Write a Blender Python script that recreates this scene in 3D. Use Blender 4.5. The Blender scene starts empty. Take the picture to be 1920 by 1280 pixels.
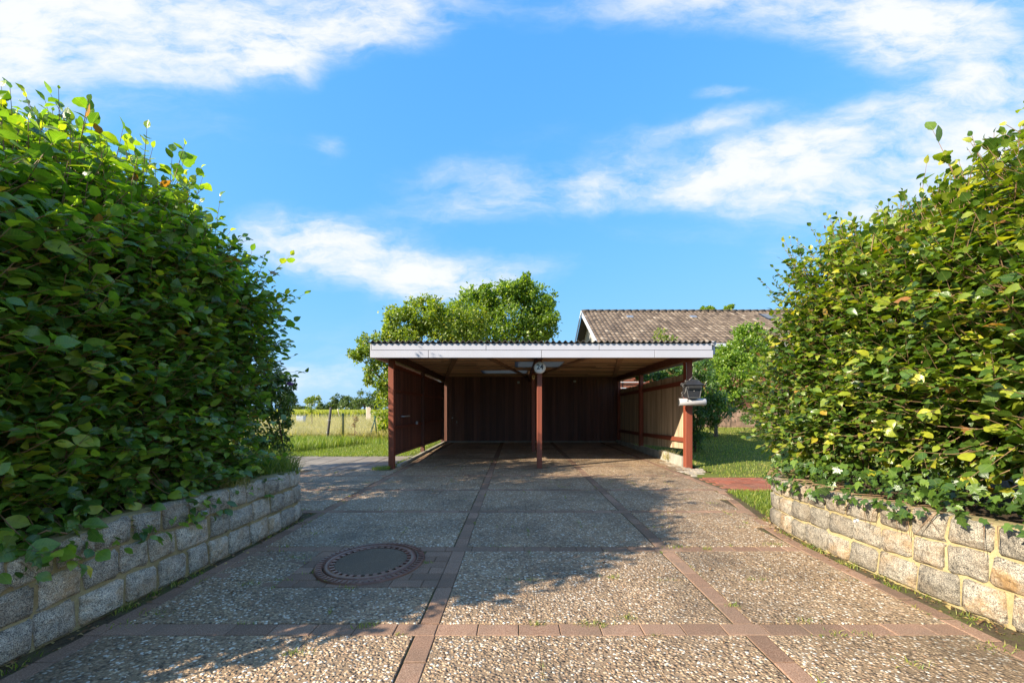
import bpy, bmesh, math, random
import numpy as np
from mathutils import Vector, Matrix
R = math.radians
rng = np.random.default_rng(7)
random.seed(7)
sc = bpy.context.scene
COL = sc.collection

# ------------------------------------------------------------------ camera, sky, sun, exposure
cam_d = bpy.data.cameras.new('camera')
cam = bpy.data.objects.new('camera', cam_d)
COL.objects.link(cam)
cam.location = (0, 0, 1.1)
cam.rotation_euler = (R(90), 0, 0)
cam_d.sensor_width = 36
cam_d.lens = 13.5
cam_d.shift_x = -7 / 1920
cam_d.shift_y = 126 / 1920
cam_d.clip_start = 0.05
cam_d.clip_end = 6000
sc.camera = cam

SUN_TO = Vector((-1.8, -1.0, 1.12)).normalized()     # towards the sun
SUN_EL = math.asin(SUN_TO.z)
SUN_AZ = math.atan2(SUN_TO.x, SUN_TO.y) % (2 * math.pi)
sun_d = bpy.data.lights.new('sun', 'SUN')
sun_d.energy = 4.6
sun_d.angle = R(0.55)
sun_d.color = (1.0, 0.89, 0.70)
sun = bpy.data.objects.new('sun', sun_d)
COL.objects.link(sun)
sun.rotation_euler = SUN_TO.to_track_quat('Z', 'Y').to_euler()
sun.location = (-20, -10, 12)
sc.view_settings.view_transform = 'Standard'
sc.view_settings.look = 'None'
sc.view_settings.exposure = 1.30
sc.view_settings.gamma = 1.0
sc.view_settings.use_curve_mapping = False


def N(nt, typ, **kw):
    n = nt.nodes.new(typ)
    for k, v in kw.items():
        if k in n.inputs:
            n.inputs[k].default_value = v
        else:
            setattr(n, k, v)
    return n


def setin(n, i, v):
    n.inputs[i].default_value = v


def math_(nt, op, a, b=None, clamp=False):
    n = nt.nodes.new('ShaderNodeMath')
    n.operation = op
    n.use_clamp = clamp
    for i, v in enumerate((a, b)):
        if v is None:
            continue
        if isinstance(v, (int, float)):
            n.inputs[i].default_value = v
        else:
            nt.links.new(v, n.inputs[i])
    return n.outputs[0]


world = bpy.data.worlds.new('World')
sc.world = world
world.use_nodes = True
nt = world.node_tree
nt.nodes.clear()
w_out = nt.nodes.new('ShaderNodeOutputWorld')
w_bg = nt.nodes.new('ShaderNodeBackground')
w_bg.inputs['Strength'].default_value = 0.10
sky = nt.nodes.new('ShaderNodeTexSky')
sky.sky_type = 'NISHITA'
sky.sun_disc = False
sky.sun_elevation = SUN_EL
sky.sun_rotation = SUN_AZ
sky.air_density = 1.0
sky.dust_density = 0.4
sky.ozone_density = 3.0
tc = nt.nodes.new('ShaderNodeTexCoord')
# warp the direction with noise, then soft ellipses where clouds stand, broken up with finer noise
n1 = N(nt, 'ShaderNodeTexNoise', Scale=3.0, Detail=5.0, Roughness=0.6)
vs = nt.nodes.new('ShaderNodeVectorMath'); vs.operation = 'MULTIPLY'
vs.inputs[1].default_value = (1.0, 1.0, 2.2)
nt.links.new(tc.outputs['Generated'], vs.inputs[0])
nt.links.new(vs.outputs[0], n1.inputs['Vector'])
sub = nt.nodes.new('ShaderNodeVectorMath'); sub.operation = 'SUBTRACT'
nt.links.new(n1.outputs['Color'], sub.inputs[0]); sub.inputs[1].default_value = (.5, .5, .5)
scl = nt.nodes.new('ShaderNodeVectorMath'); scl.operation = 'MULTIPLY'
nt.links.new(sub.outputs[0], scl.inputs[0]); scl.inputs[1].default_value = (0.30, 0.0, 0.14)
wd = nt.nodes.new('ShaderNodeVectorMath'); wd.operation = 'ADD'
sg = nt.nodes.new('ShaderNodeSeparateXYZ'); nt.links.new(tc.outputs['Generated'], sg.inputs[0])
ay = math_(nt, 'MAXIMUM', math_(nt, 'ABSOLUTE', sg.outputs[1]), .08)
cg = nt.nodes.new('ShaderNodeCombineXYZ')
nt.links.new(math_(nt, 'DIVIDE', sg.outputs[0], ay), cg.inputs[0]); nt.links.new(math_(nt, 'DIVIDE', sg.outputs[2], ay), cg.inputs[2])
nt.links.new(cg.outputs[0], wd.inputs[0]); nt.links.new(scl.outputs[0], wd.inputs[1])
# px, py, half width, half height (photo pixels), tilt, density
CL = [(330, 10, 520, 120, 0, .95), (500, 95, 120, 60, -.3, .7), (40, 130, 160, 110, 0, .5), (700, 40, 190, 70, .2, .6),
      (1500, 5, 560, 70, 0, .9), (1700, 70, 200, 80, 0, .8), (1850, 140, 160, 90, 0, .55),
      (1120, 355, 400, 52, .12, .62), (860, 330, 190, 35, .1, .42), (1480, 320, 240, 85, .1, .85), (1660, 215, 250, 42, .3, .62),
      (1850, 290, 200, 110, .1, .85), (1350, 235, 150, 22, .25, .45), (1590, 390, 180, 45, 0, .6),
      (720, 500, 260, 62, -.16, 1.05), (560, 440, 130, 50, -.2, .6), (860, 530, 130, 45, 0, .5), (1030, 500, 90, 30, 0, .35),
      (590, 275, 50, 35, 0, .35), (1360, 180, 75, 16, 0, .5), (1480, 490, 80, 32, 0, .45), (600, 715, 170, 55, 0, .55),
      (1150, 300, 120, 50, .5, .35), (330, 130, 140, 50, 0, .45)]
CL += [(1000, 260, 460, 60, .1, .16), (1700, 300, 420, 200, .1, .28), (260, 210, 330, 110, -.2, .25), (700, 640, 500, 90, 0, .25), (820, 410, 340, 50, .15, .22), (1250, 440, 300, 30, 0, .2), (100, 80, 300, 160, 0, .35), (480, 110, 110, 55, .2, .4), (1660, 80, 110, 60, 0, .4)]
acc = None
for (px, py, a, b, tilt, dn) in CL:
    c = Vector(((px - 967) / 720, 0, (766 - py) / 720))
    m = nt.nodes.new('ShaderNodeMapping'); m.vector_type = 'TEXTURE'
    m.inputs['Location'].default_value = c
    m.inputs['Rotation'].default_value = (0, -tilt, 0)
    m.inputs['Scale'].default_value = (a / 720 * 1.1, 50, b / 720 * 1.1)
    nt.links.new(wd.outputs[0], m.inputs['Vector'])
    ln = nt.nodes.new('ShaderNodeVectorMath'); ln.operation = 'LENGTH'
    nt.links.new(m.outputs[0], ln.inputs[0])
    mr = nt.nodes.new('ShaderNodeMapRange'); mr.interpolation_type = 'SMOOTHERSTEP'
    setin(mr, 1, 1.45); setin(mr, 2, 0.0); setin(mr, 3, 0.0); setin(mr, 4, dn)
    nt.links.new(ln.outputs['Value'], mr.inputs[0])
    acc = mr.outputs[0] if acc is None else math_(nt, 'ADD', acc, mr.outputs[0])
# added noise cloud out of view, thickened to whiten the light in the shade
lo_n = N(nt, 'ShaderNodeTexNoise', Scale=1.6, Detail=2.0); nt.links.new(tc.outputs['Generated'], lo_n.inputs['Vector'])
lr = N(nt, 'ShaderNodeMapRange'); setin(lr, 1, .32); setin(lr, 2, .52); setin(lr, 3, 0.0); setin(lr, 4, .95); nt.links.new(lo_n.outputs[0], lr.inputs[0])
lg = nt.nodes.new('ShaderNodeVectorMath'); lg.operation = 'LENGTH'; nt.links.new(cg.outputs[0], lg.inputs[0])
lm = N(nt, 'ShaderNodeMapRange'); setin(lm, 1, 1.5); setin(lm, 2, 2.1); nt.links.new(lg.outputs['Value'], lm.inputs[0])
acc = math_(nt, 'ADD', acc, math_(nt, 'MULTIPLY', lr.outputs[0], lm.outputs[0]))
n2 = N(nt, 'ShaderNodeTexNoise', Scale=4.6, Detail=12.0, Roughness=0.64)
vs2 = nt.nodes.new('ShaderNodeVectorMath'); vs2.operation = 'MULTIPLY'; vs2.inputs[1].default_value = (1.0, 1.0, 2.6)
nt.links.new(wd.outputs[0], vs2.inputs[0]); nt.links.new(vs2.outputs[0], n2.inputs['Vector'])
nz = N(nt, 'ShaderNodeMapRange'); setin(nz, 1, .3); setin(nz, 2, .68); setin(nz, 3, .25); setin(nz, 4, 1.22)
nt.links.new(n2.outputs[0], nz.inputs[0])
cov = math_(nt, 'MULTIPLY', acc, nz.outputs[0])
cm = N(nt, 'ShaderNodeMapRange'); cm.interpolation_type = 'SMOOTHSTEP'
setin(cm, 1, .08); setin(cm, 2, 1.22); setin(cm, 3, 0.0); setin(cm, 4, .95)
nt.links.new(cov, cm.inputs[0])
hs = nt.nodes.new('ShaderNodeHueSaturation'); hs.inputs['Saturation'].default_value = 1.0; hs.inputs['Value'].default_value = 1.0
def vmath(op, a, v):
    n = nt.nodes.new('ShaderNodeVectorMath'); n.operation = op
    nt.links.new(a, n.inputs[0])
    if isinstance(v, tuple): n.inputs[1].default_value = v
    else: nt.links.new(v, n.inputs[1])
    return n.outputs[0]
# soft shoulder so that the air near the horizon keeps its pale blue
hz = vmath('ADD', vmath('MULTIPLY', sky.outputs[0], (.36, .92, 5.4)), (1, 1, 1))
hv = vmath('DIVIDE', vmath('MULTIPLY', sky.outputs[0], (.98, 3.35, 26.0)), hz)
nt.links.new(hv, hs.inputs['Color'])
mx = nt.nodes.new('ShaderNodeMix'); mx.data_type = 'RGBA'
nt.links.new(cm.outputs[0], mx.inputs[0])
nt.links.new(hs.outputs[0], mx.inputs[6])
mx.inputs[7].default_value = (4.15, 4.2, 4.35, 1)
nt.links.new(mx.outputs[2], w_bg.inputs['Color'])
nt.links.new(w_bg.outputs[0], w_out.inputs[0])


# ------------------------------------------------------------------ helpers
def W(px, py, D):
    return Vector(((px - 967) / 720 * D, D, 1.1 + (766 - py) / 720 * D))


def link(o, parent=None):
    COL.objects.link(o)
    if parent is not None:
        o.parent = parent
    return o


def tag(o, label=None, cat=None, group=None, kind=None):
    if label: o['label'] = label
    if cat: o['category'] = cat
    if group: o['group'] = group
    if kind: o['kind'] = kind
    return o


def empty(name, loc, label=None, cat=None, group=None, kind=None):
    o = bpy.data.objects.new(name, None)
    o.location = loc
    COL.objects.link(o)
    return tag(o, label, cat, group, kind)


def np_mesh(name, V, F, mat, parent=None, smooth=False, fattr=None, uv=None, mats=None, mi=None):
    """V (n,3); F (m,k) all faces of k corners (or list of arrays)."""
    me = bpy.data.meshes.new(name)
    V = np.asarray(V, dtype=np.float32)
    Fl = F if isinstance(F, list) and isinstance(F[0], np.ndarray) else [F]
    Fl = [np.asarray(f, dtype=np.int32) for f in Fl if len(f)]
    me.vertices.add(len(V)); me.vertices.foreach_set('co', V.ravel())
    nl = sum(f.size for f in Fl); nf = sum(len(f) for f in Fl)
    me.loops.add(nl); me.polygons.add(nf)
    me.loops.foreach_set('vertex_index', np.concatenate([f.ravel() for f in Fl]))
    tot = np.concatenate([np.full(len(f), f.shape[1], np.int32) for f in Fl])
    st = np.concatenate([[0], np.cumsum(tot)[:-1]]).astype(np.int32)
    me.polygons.foreach_set('loop_start', st)
    me.polygons.foreach_set('use_smooth', np.full(nf, bool(smooth)))
    if mi is not None: me.polygons.foreach_set('material_index', np.asarray(mi, np.int32))
    me.update(calc_edges=True)
    if fattr is not None:
        a = me.attributes.new('rnd', 'FLOAT', 'FACE'); a.data.foreach_set('value', np.asarray(fattr, np.float32))
    if uv is not None:
        u = me.uv_layers.new(name='UVMap'); u.data.foreach_set('uv', np.asarray(uv, np.float32).ravel())
    for m in (mats or [mat]): me.materials.append(m)
    o = bpy.data.objects.new(name, me)
    # origin at the piece's middle (or base) so a thing can be pushed around
    return link(o, parent)


class MB:
    """collects boxes, tubes and prisms into one mesh"""
    def __init__(s): s.bm = bmesh.new()

    def box(s, x0, x1, y0, y1, z0, z1, bev=0, M=None, taper=None):
        r = bmesh.ops.create_cube(s.bm, size=1)
        vs = r['verts']
        for v in vs:
            v.co = Vector(((x0 + x1) / 2 + v.co.x * (x1 - x0), (y0 + y1) / 2 + v.co.y * (y1 - y0), (z0 + z1) / 2 + v.co.z * (z1 - z0)))
        if bev:
            es = list({e for v in vs for e in v.link_edges})
            rr = bmesh.ops.bevel(s.bm, geom=es, offset=bev, segments=1, affect='EDGES')
            vs = list({v for f in rr['faces'] for v in f.verts} | {v for v in vs if v.is_valid})
        if M is not None:
            bmesh.ops.transform(s.bm, matrix=M, verts=vs)
        return s

    def bar(s, p, q, w, t, up=(0, 0, 1), bev=0):
        p = Vector(p); q = Vector(q); d = q - p; L = d.length; d.normalize()
        up = Vector(up); a = d.cross(up).normalized(); b = a.cross(d)
        M = Matrix((a, d, b)).transposed().to_4x4(); M.translation = (p + q) / 2
        return s.box(-w / 2, w / 2, -L / 2, L / 2, -t / 2, t / 2, bev, M)

    def tube(s, pts, rad, n=8, cap=True):
        pts = [Vector(p) for p in pts]
        rs = rad if isinstance(rad, (list, tuple)) else [rad] * len(pts)
        rings = []
        ref = Vector((0.31, 0.2, 1)).normalized()
        for i, p in enumerate(pts):
            d = (pts[min(i + 1, len(pts) - 1)] - pts[max(i - 1, 0)]).normalized()
            a = d.cross(ref)
            if a.length < .05: a = d.cross(Vector((1, 0, 0)))
            a.normalize(); b = d.cross(a)
            rings.append([s.bm.verts.new(p + (a * math.cos(2 * math.pi * k / n) + b * math.sin(2 * math.pi * k / n)) * rs[i]) for k in range(n)])
        for r0, r1 in zip(rings, rings[1:]):
            for k in range(n):
                f = s.bm.faces.new((r0[k], r0[(k + 1) % n], r1[(k + 1) % n], r1[k])); f.smooth = True
        if cap:
            s.bm.faces.new(rings[0][::-1]); s.bm.faces.new(rings[-1])
        return s

    def lathe(s, prof, n=32, M=None, smooth=True):
        rings = []
        for (r, z) in prof:
            rings.append([s.bm.verts.new((r * math.cos(2 * math.pi * k / n), r * math.sin(2 * math.pi * k / n), z)) for k in range(n)])
        fs = []
        for r0, r1 in zip(rings, rings[1:]):
            for k in range(n):
                f = s.bm.faces.new((r0[k], r0[(k + 1) % n], r1[(k + 1) % n], r1[k])); f.smooth = smooth
        if prof[0][0] > 1e-4: s.bm.faces.new(rings[0][::-1])
        if prof[-1][0] > 1e-4: s.bm.faces.new(rings[-1])
        if M is not None:
            bmesh.ops.transform(s.bm, matrix=M, verts=[v for r in rings for v in r])
        return s

    def poly(s, pts, ex):
        """closed outline pts extruded by vector ex"""
        ex = Vector(ex)
        a = [s.bm.verts.new(Vector(p)) for p in pts]; b = [s.bm.verts.new(Vector(p) + ex) for p in pts]
        s.bm.faces.new(a[::-1]); s.bm.faces.new(b)
        n = len(a)
        for k in range(n): s.bm.faces.new((a[k], a[(k + 1) % n], b[(k + 1) % n], b[k]))
        return s

    def build(s, name, mat, parent=None, center=False):
        bmesh.ops.recalc_face_normals(s.bm, faces=s.bm.faces[:])
        me = bpy.data.meshes.new(name)
        s.bm.to_mesh(me); s.bm.free()
        me.materials.append(mat)
        return link(bpy.data.objects.new(name, me), parent)


# ------------------------------------------------------------------ materials
def new_mat(name):
    m = bpy.data.materials.new(name); m.use_nodes = True
    nt = m.node_tree; nt.nodes.clear()
    out = nt.nodes.new('ShaderNodeOutputMaterial')
    b = nt.nodes.new('ShaderNodeBsdfPrincipled')
    nt.links.new(b.outputs[0], out.inputs[0])
    return m, nt, b, out


def ramp(nt, fac, stops, interp='LINEAR'):
    r = nt.nodes.new('ShaderNodeValToRGB')
    r.color_ramp.interpolation = interp
    el = r.color_ramp.elements
    while len(el) < len(stops): el.new(.5)
    for e, (p, c) in zip(el, stops):
        e.position = p; e.color = (*c, 1)
    nt.links.new(fac, r.inputs[0])
    return r.outputs[0]


def mixc(nt, fac, a, b, blend='MIX'):
    m = nt.nodes.new('ShaderNodeMix'); m.data_type = 'RGBA'; m.blend_type = blend
    for i, v in ((0, fac), (6, a), (7, b)):
        if isinstance(v, (int, float)): m.inputs[i].default_value = v
        elif isinstance(v, tuple): m.inputs[i].default_value = (*v, 1)
        else: nt.links.new(v, m.inputs[i])
    return m.outputs[2]


def coords(nt, scale=(1, 1, 1), kind='Object', world=True):
    if world:
        g = nt.nodes.new('ShaderNodeNewGeometry'); o = g.outputs['Position']
    else:
        g = nt.nodes.new('ShaderNodeTexCoord'); o = g.outputs[kind]
    m = nt.nodes.new('ShaderNodeMapping'); m.inputs['Scale'].default_value = scale
    nt.links.new(o, m.inputs['Vector'])
    return m.outputs[0]


def noise(nt, vec, scale, detail=4, rough=.55):
    n = nt.nodes.new('ShaderNodeTexNoise')
    n.inputs['Scale'].default_value = scale; n.inputs['Detail'].default_value = detail; n.inputs['Roughness'].default_value = rough
    nt.links.new(vec, n.inputs['Vector'])
    return n


def bump(nt, b, h, strength=.5, dist=.01, prev=None):
    n = nt.nodes.new('ShaderNodeBump'); n.inputs['Strength'].default_value = strength; n.inputs['Distance'].default_value = dist
    nt.links.new(h, n.inputs['Height'])
    if prev is not None: nt.links.new(prev, n.inputs['Normal'])
    nt.links.new(n.outputs[0], b.inputs['Normal'])
    return n.outputs[0]


def objrand(nt):
    return nt.nodes.new('ShaderNodeObjectInfo').outputs['Random']


def simple(name, col, rough=.6, var=.15, nscale=8, bs=.2, bd=.004, metal=0, spec=.5):
    m, nt, b, o = new_mat(name)
    v = coords(nt)
    n = noise(nt, v, nscale, 5, .6)
    c = ramp(nt, n.outputs[0], [(.25, tuple(x * (1 - var) for x in col)), (.75, tuple(min(1, x * (1 + var)) for x in col))])
    nt.links.new(c, b.inputs['Base Color'])
    b.inputs['Roughness'].default_value = rough; b.inputs['Metallic'].default_value = metal
    b.inputs['Specular IOR Level'].default_value = spec
    n2 = noise(nt, v, nscale * 9, 3)
    bump(nt, b, n2.outputs[0], bs, bd)
    return m


def wood(name, c0, c1, axis='z', rough=.7, scale=14, crack=.5, var=.35):
    """grain along axis; every board differs a little"""
    m, nt, b, o = new_mat(name)
    s = {'z': (1, 1, .06), 'y': (1, .06, 1), 'x': (.06, 1, 1)}[axis]
    v = coords(nt, s)
    r = objrand(nt)
    ad = nt.nodes.new('ShaderNodeVectorMath'); ad.operation = 'ADD'
    cx = nt.nodes.new('ShaderNodeCombineXYZ')
    nt.links.new(math_(nt, 'MULTIPLY', r, 37.0), cx.inputs[0]); nt.links.new(math_(nt, 'MULTIPLY', r, 11.0), cx.inputs[2])
    nt.links.new(v, ad.inputs[0]); nt.links.new(cx.outputs[0], ad.inputs[1])
    n = noise(nt, ad.outputs[0], scale, 6, .65)
    c = ramp(nt, n.outputs[0], [(.3, c0), (.7, c1)])
    br = N(nt, 'ShaderNodeMapRange'); setin(br, 3, 1 - var); setin(br, 4, 1 + var); nt.links.new(r, br.inputs[0])
    mul = nt.nodes.new('ShaderNodeVectorMath'); mul.operation = 'SCALE'
    nt.links.new(c, mul.inputs[0]); nt.links.new(br.outputs[0], mul.inputs['Scale'])
    nt.links.new(mul.outputs[0], b.inputs['Base Color'])
    b.inputs['Roughness'].default_value = rough
    n2 = noise(nt, ad.outputs[0], scale * 5, 4, .7)
    bump(nt, b, n2.outputs[0], crack, .004)
    return m


def leaf_mat(name, stops, trans=.35, rough=.38, veins=False, tint=(.78, .80, .14)):
    m, nt, b, out = new_mat(name)
    at = nt.nodes.new('ShaderNodeAttribute'); at.attribute_name = 'rnd'
    c = ramp(nt, at.outputs['Fac'], stops)
    v = coords(nt)
    n = noise(nt, v, 40, 3)
    sc_ = N(nt, 'ShaderNodeMapRange'); setin(sc_, 1, .3); setin(sc_, 2, .7); setin(sc_, 3, .82); setin(sc_, 4, 1.18); nt.links.new(n.outputs[0], sc_.inputs[0])
    mul = nt.nodes.new('ShaderNodeVectorMath'); mul.operation = 'SCALE'
    nt.links.new(c, mul.inputs[0]); nt.links.new(sc_.outputs[0], mul.inputs['Scale'])
    c = mul.outputs[0]
    if veins:
        uv = nt.nodes.new('ShaderNodeTexCoord')
        sp = nt.nodes.new('ShaderNodeSeparateXYZ'); nt.links.new(uv.outputs['UV'], sp.inputs[0])
        ax = math_(nt, 'ABSOLUTE', sp.outputs[0])
        ph = math_(nt, 'SUBTRACT', sp.outputs[1], math_(nt, 'MULTIPLY', ax, .55))
        wv = math_(nt, 'SINE', math_(nt, 'MULTIPLY', ph, 58.0))
        wv = math_(nt, 'POWER', math_(nt, 'MULTIPLY', math_(nt, 'ADD', wv, 1.0), .5), 3.0)
        rib = N(nt, 'ShaderNodeMapRange'); setin(rib, 1, 0.0); setin(rib, 2, .035); setin(rib, 3, 1.0); setin(rib, 4, 0.0); nt.links.new(ax, rib.inputs[0])
        vv = math_(nt, 'MAXIMUM', math_(nt, 'MULTIPLY', wv, .45), rib.outputs[0])
        c = mixc(nt, math_(nt, 'MULTIPLY', vv, .32), c, (.30, .36, .10))
        bump(nt, b, vv, .35, .002)
    nt.links.new(c, b.inputs['Base Color'])
    b.inputs['Roughness'].default_value = rough
    b.inputs['Specular IOR Level'].default_value = .62
    tr = nt.nodes.new('ShaderNodeBsdfTranslucent')
    tcn = mixc(nt, 1.0, c, tuple(3.2 * x for x in tint), 'MULTIPLY')
    nt.links.new(tcn, tr.inputs[0])
    mxs = nt.nodes.new('ShaderNodeMixShader'); mxs.inputs[0].default_value = trans
    nt.links.new(b.outputs[0], mxs.inputs[1]); nt.links.new(tr.outputs[0], mxs.inputs[2])
    nt.links.new(mxs.outputs[0], out.inputs[0])
    return m


M = {}


def aggregate():
    m, nt, b, o = new_mat('exposed_aggregate')
    v = coords(nt)
    nw = noise(nt, v, 45, 2)
    vo = N(nt, 'ShaderNodeTexVoronoi', Scale=84.0); vo.feature = 'F1'
    vm = nt.nodes.new('ShaderNodeMapping'); vm.inputs['Scale'].default_value = (.8, 1.0, .4); vm.inputs['Rotation'].default_value = (0, 0, .5)
    wv = nt.nodes.new('ShaderNodeVectorMath'); wv.operation = 'MULTIPLY_ADD'
    nt.links.new(nw.outputs['Color'], wv.inputs[0]); wv.inputs[1].default_value = (.014, .014, 0); nt.links.new(v, wv.inputs[2])
    nt.links.new(wv.outputs[0], vm.inputs['Vector']); nt.links.new(vm.outputs[0], vo.inputs['Vector'])
    sp = nt.nodes.new('ShaderNodeSeparateColor'); nt.links.new(vo.outputs['Color'], sp.inputs[0])
    c = ramp(nt, sp.outputs[0], [(0, (.06, .040, .028)), (.16, (.18, .115, .070)), (.34, (.41, .26, .145)), (.54, (.54, .365, .21)), (.7, (.67, .49, .31)),
                                 (.78, (.44, .24, .13)), (.84, (.64, .50, .36)), (.95, (.88, .79, .66))])
    mat_c = noise(nt, v, 130, 3)
    cem = ramp(nt, mat_c.outputs[0], [(.3, (.18, .115, .062)), (.7, (.39, .265, .16))])
    e = N(nt, 'ShaderNodeMapRange'); setin(e, 1, .42); setin(e, 2, .62); nt.links.new(vo.outputs['Distance'], e.inputs[0])
    c = mixc(nt, e.outputs[0], c, cem)
    # dirt and lichen in patches, different on each slab
    nd = noise(nt, v, 1.1, 7, .7)
    d = N(nt, 'ShaderNodeMapRange'); setin(d, 1, .46); setin(d, 2, .64); setin(d, 3, 0.0); setin(d, 4, .56); nt.links.new(nd.outputs[0], d.inputs[0])
    c = mixc(nt, d.outputs[0], c, (.075, .055, .038))
    nd2 = noise(nt, v, 2.6, 6, .72)
    d2 = N(nt, 'ShaderNodeMapRange'); setin(d2, 1, .56); setin(d2, 2, .74); setin(d2, 3, 0.0); setin(d2, 4, .5); nt.links.new(nd2.outputs[0], d2.inputs[0])
    c = mixc(nt, d2.outputs[0], c, (.44, .36, .26))
    nd3 = noise(nt, v, .45, 8, .72)
    d3 = N(nt, 'ShaderNodeMapRange'); setin(d3, 1, .52); setin(d3, 2, .66); setin(d3, 3, 0.0); setin(d3, 4, .5); nt.links.new(nd3.outputs[0], d3.inputs[0])
    c = mixc(nt, d3.outputs[0], c, (.06, .048, .03))
    r = objrand(nt)
    br = N(nt, 'ShaderNodeMapRange'); setin(br, 3, .93); setin(br, 4, 1.06); nt.links.new(r, br.inputs[0])
    mul = nt.nodes.new('ShaderNodeVectorMath'); mul.operation = 'SCALE'
    nt.links.new(c, mul.inputs[0]); nt.links.new(br.outputs[0], mul.inputs['Scale'])
    nt.links.new(mul.outputs[0], b.inputs['Base Color'])
    b.inputs['Roughness'].default_value = .62
    hh = N(nt, 'ShaderNodeMapRange'); setin(hh, 1, 0.0); setin(hh, 2, .65); setin(hh, 3, 1.0); setin(hh, 4, 0.0); nt.links.new(vo.outputs['Distance'], hh.inputs[0])
    hgt = math_(nt, 'MULTIPLY', math_(nt, 'POWER', hh.outputs[0], .6), math_(nt, 'ADD', math_(nt, 'MULTIPLY', sp.outputs[1], .7), .4))
    bump(nt, b, hgt, 1.0, .010)
    return m


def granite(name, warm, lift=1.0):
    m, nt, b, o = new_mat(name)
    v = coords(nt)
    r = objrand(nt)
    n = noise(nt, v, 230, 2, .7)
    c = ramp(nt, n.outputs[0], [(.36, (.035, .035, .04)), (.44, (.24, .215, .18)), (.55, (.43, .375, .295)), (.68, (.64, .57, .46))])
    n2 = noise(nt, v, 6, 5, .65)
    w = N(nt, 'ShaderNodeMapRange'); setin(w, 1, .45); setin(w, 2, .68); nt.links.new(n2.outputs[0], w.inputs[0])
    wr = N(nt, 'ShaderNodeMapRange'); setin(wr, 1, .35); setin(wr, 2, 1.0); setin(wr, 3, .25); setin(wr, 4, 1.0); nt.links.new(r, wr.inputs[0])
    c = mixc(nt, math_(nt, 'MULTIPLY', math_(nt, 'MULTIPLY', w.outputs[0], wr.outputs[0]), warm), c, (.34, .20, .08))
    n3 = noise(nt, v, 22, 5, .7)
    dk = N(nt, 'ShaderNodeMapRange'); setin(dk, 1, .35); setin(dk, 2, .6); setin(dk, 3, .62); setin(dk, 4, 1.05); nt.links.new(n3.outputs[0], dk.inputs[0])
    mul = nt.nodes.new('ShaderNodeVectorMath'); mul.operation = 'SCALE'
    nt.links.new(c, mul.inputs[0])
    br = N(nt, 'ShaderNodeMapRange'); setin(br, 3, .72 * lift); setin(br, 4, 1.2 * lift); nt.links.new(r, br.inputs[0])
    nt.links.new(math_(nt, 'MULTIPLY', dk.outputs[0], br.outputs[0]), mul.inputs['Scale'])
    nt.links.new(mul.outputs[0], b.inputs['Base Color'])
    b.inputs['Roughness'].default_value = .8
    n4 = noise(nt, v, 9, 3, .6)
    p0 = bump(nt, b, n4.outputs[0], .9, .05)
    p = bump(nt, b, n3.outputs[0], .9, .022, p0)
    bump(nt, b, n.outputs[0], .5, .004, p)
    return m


def ground_mat(name, stops, sc1=3, sc2=60, bs=.6, bd=.02):
    m, nt, b, o = new_mat(name)
    v = coords(nt)
    n = noise(nt, v, sc1, 6, .7)
    n2 = noise(nt, v, sc2, 4, .7)
    f = math_(nt, 'ADD', math_(nt, 'MULTIPLY', n.outputs[0], .6), math_(nt, 'MULTIPLY', n2.outputs[0], .4))
    nt.links.new(ramp(nt, f, stops), b.inputs['Base Color'])
    b.inputs['Roughness'].default_value = .95; b.inputs['Specular IOR Level'].default_value = .2
    bump(nt, b, n2.outputs[0], bs, bd)
    return m


def blade_mat(name, stops, trans=.3):
    return leaf_mat(name, stops, trans=trans, rough=.55, tint=(.8, .9, .25))


M['slab'] = aggregate()
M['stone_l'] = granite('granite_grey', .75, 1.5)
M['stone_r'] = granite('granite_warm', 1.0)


def brickmat(name, c0, c1, c2):
    m, nt, b, o = new_mat(name)
    v = coords(nt); r = objrand(nt)
    n = noise(nt, v, 170, 3, .7)
    c = ramp(nt, n.outputs[0], [(.35, c0), (.55, c1), (.72, c2)])
    n2 = noise(nt, v, 2.3, 6, .7)
    d = N(nt, 'ShaderNodeMapRange'); setin(d, 1, .40); setin(d, 2, .68); setin(d, 3, 0.05); setin(d, 4, .7); nt.links.new(n2.outputs[0], d.inputs[0])
    c = mixc(nt, d.outputs[0], c, (.16, .12, .09))
    br = N(nt, 'ShaderNodeMapRange'); setin(br, 3, .78); setin(br, 4, 1.2); nt.links.new(r, br.inputs[0])
    mul = nt.nodes.new('ShaderNodeVectorMath'); mul.operation = 'SCALE'
    nt.links.new(c, mul.inputs[0]); nt.links.new(br.outputs[0], mul.inputs['Scale'])
    nt.links.new(mul.outputs[0], b.inputs['Base Color']); b.inputs['Roughness'].default_value = .85
    b.inputs['Specular IOR Level'].default_value = .15
    bump(nt, b, n.outputs[0], .6, .004)
    return m


M['brick'] = brickmat('paver_red', (.18, .10, .066), (.34, .205, .14), (.47, .33, .24))
M['path_brick'] = brickmat('path_red', (.22, .055, .03), (.34, .10, .06), (.42, .17, .11))
M['pale_cobble'] = brickmat('pale_cobble', (.28, .24, .19), (.42, .37, .30), (.55, .50, .42))
M['house_block'] = brickmat('house_block', (.25, .15, .11), (.38, .25, .19), (.50, .36, .28))
M['joint'] = ground_mat('joint_soil', [(.36, (.04, .030, .018)), (.5, (.11, .082, .05)), (.56, (.08, .088, .025)), (.66, (.19, .165, .06))], 5, 90)
M['soil'] = ground_mat('bed_soil', [(.3, (.025, .016, .010)), (.5, (.06, .04, .024)), (.7, (.12, .085, .05))], 6, 80)
M['lawn'] = ground_mat('lawn_turf', [(.3, (.05, .07, .012)), (.5, (.11, .135, .022)), (.7, (.22, .19, .06))], 2, 60)
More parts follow.
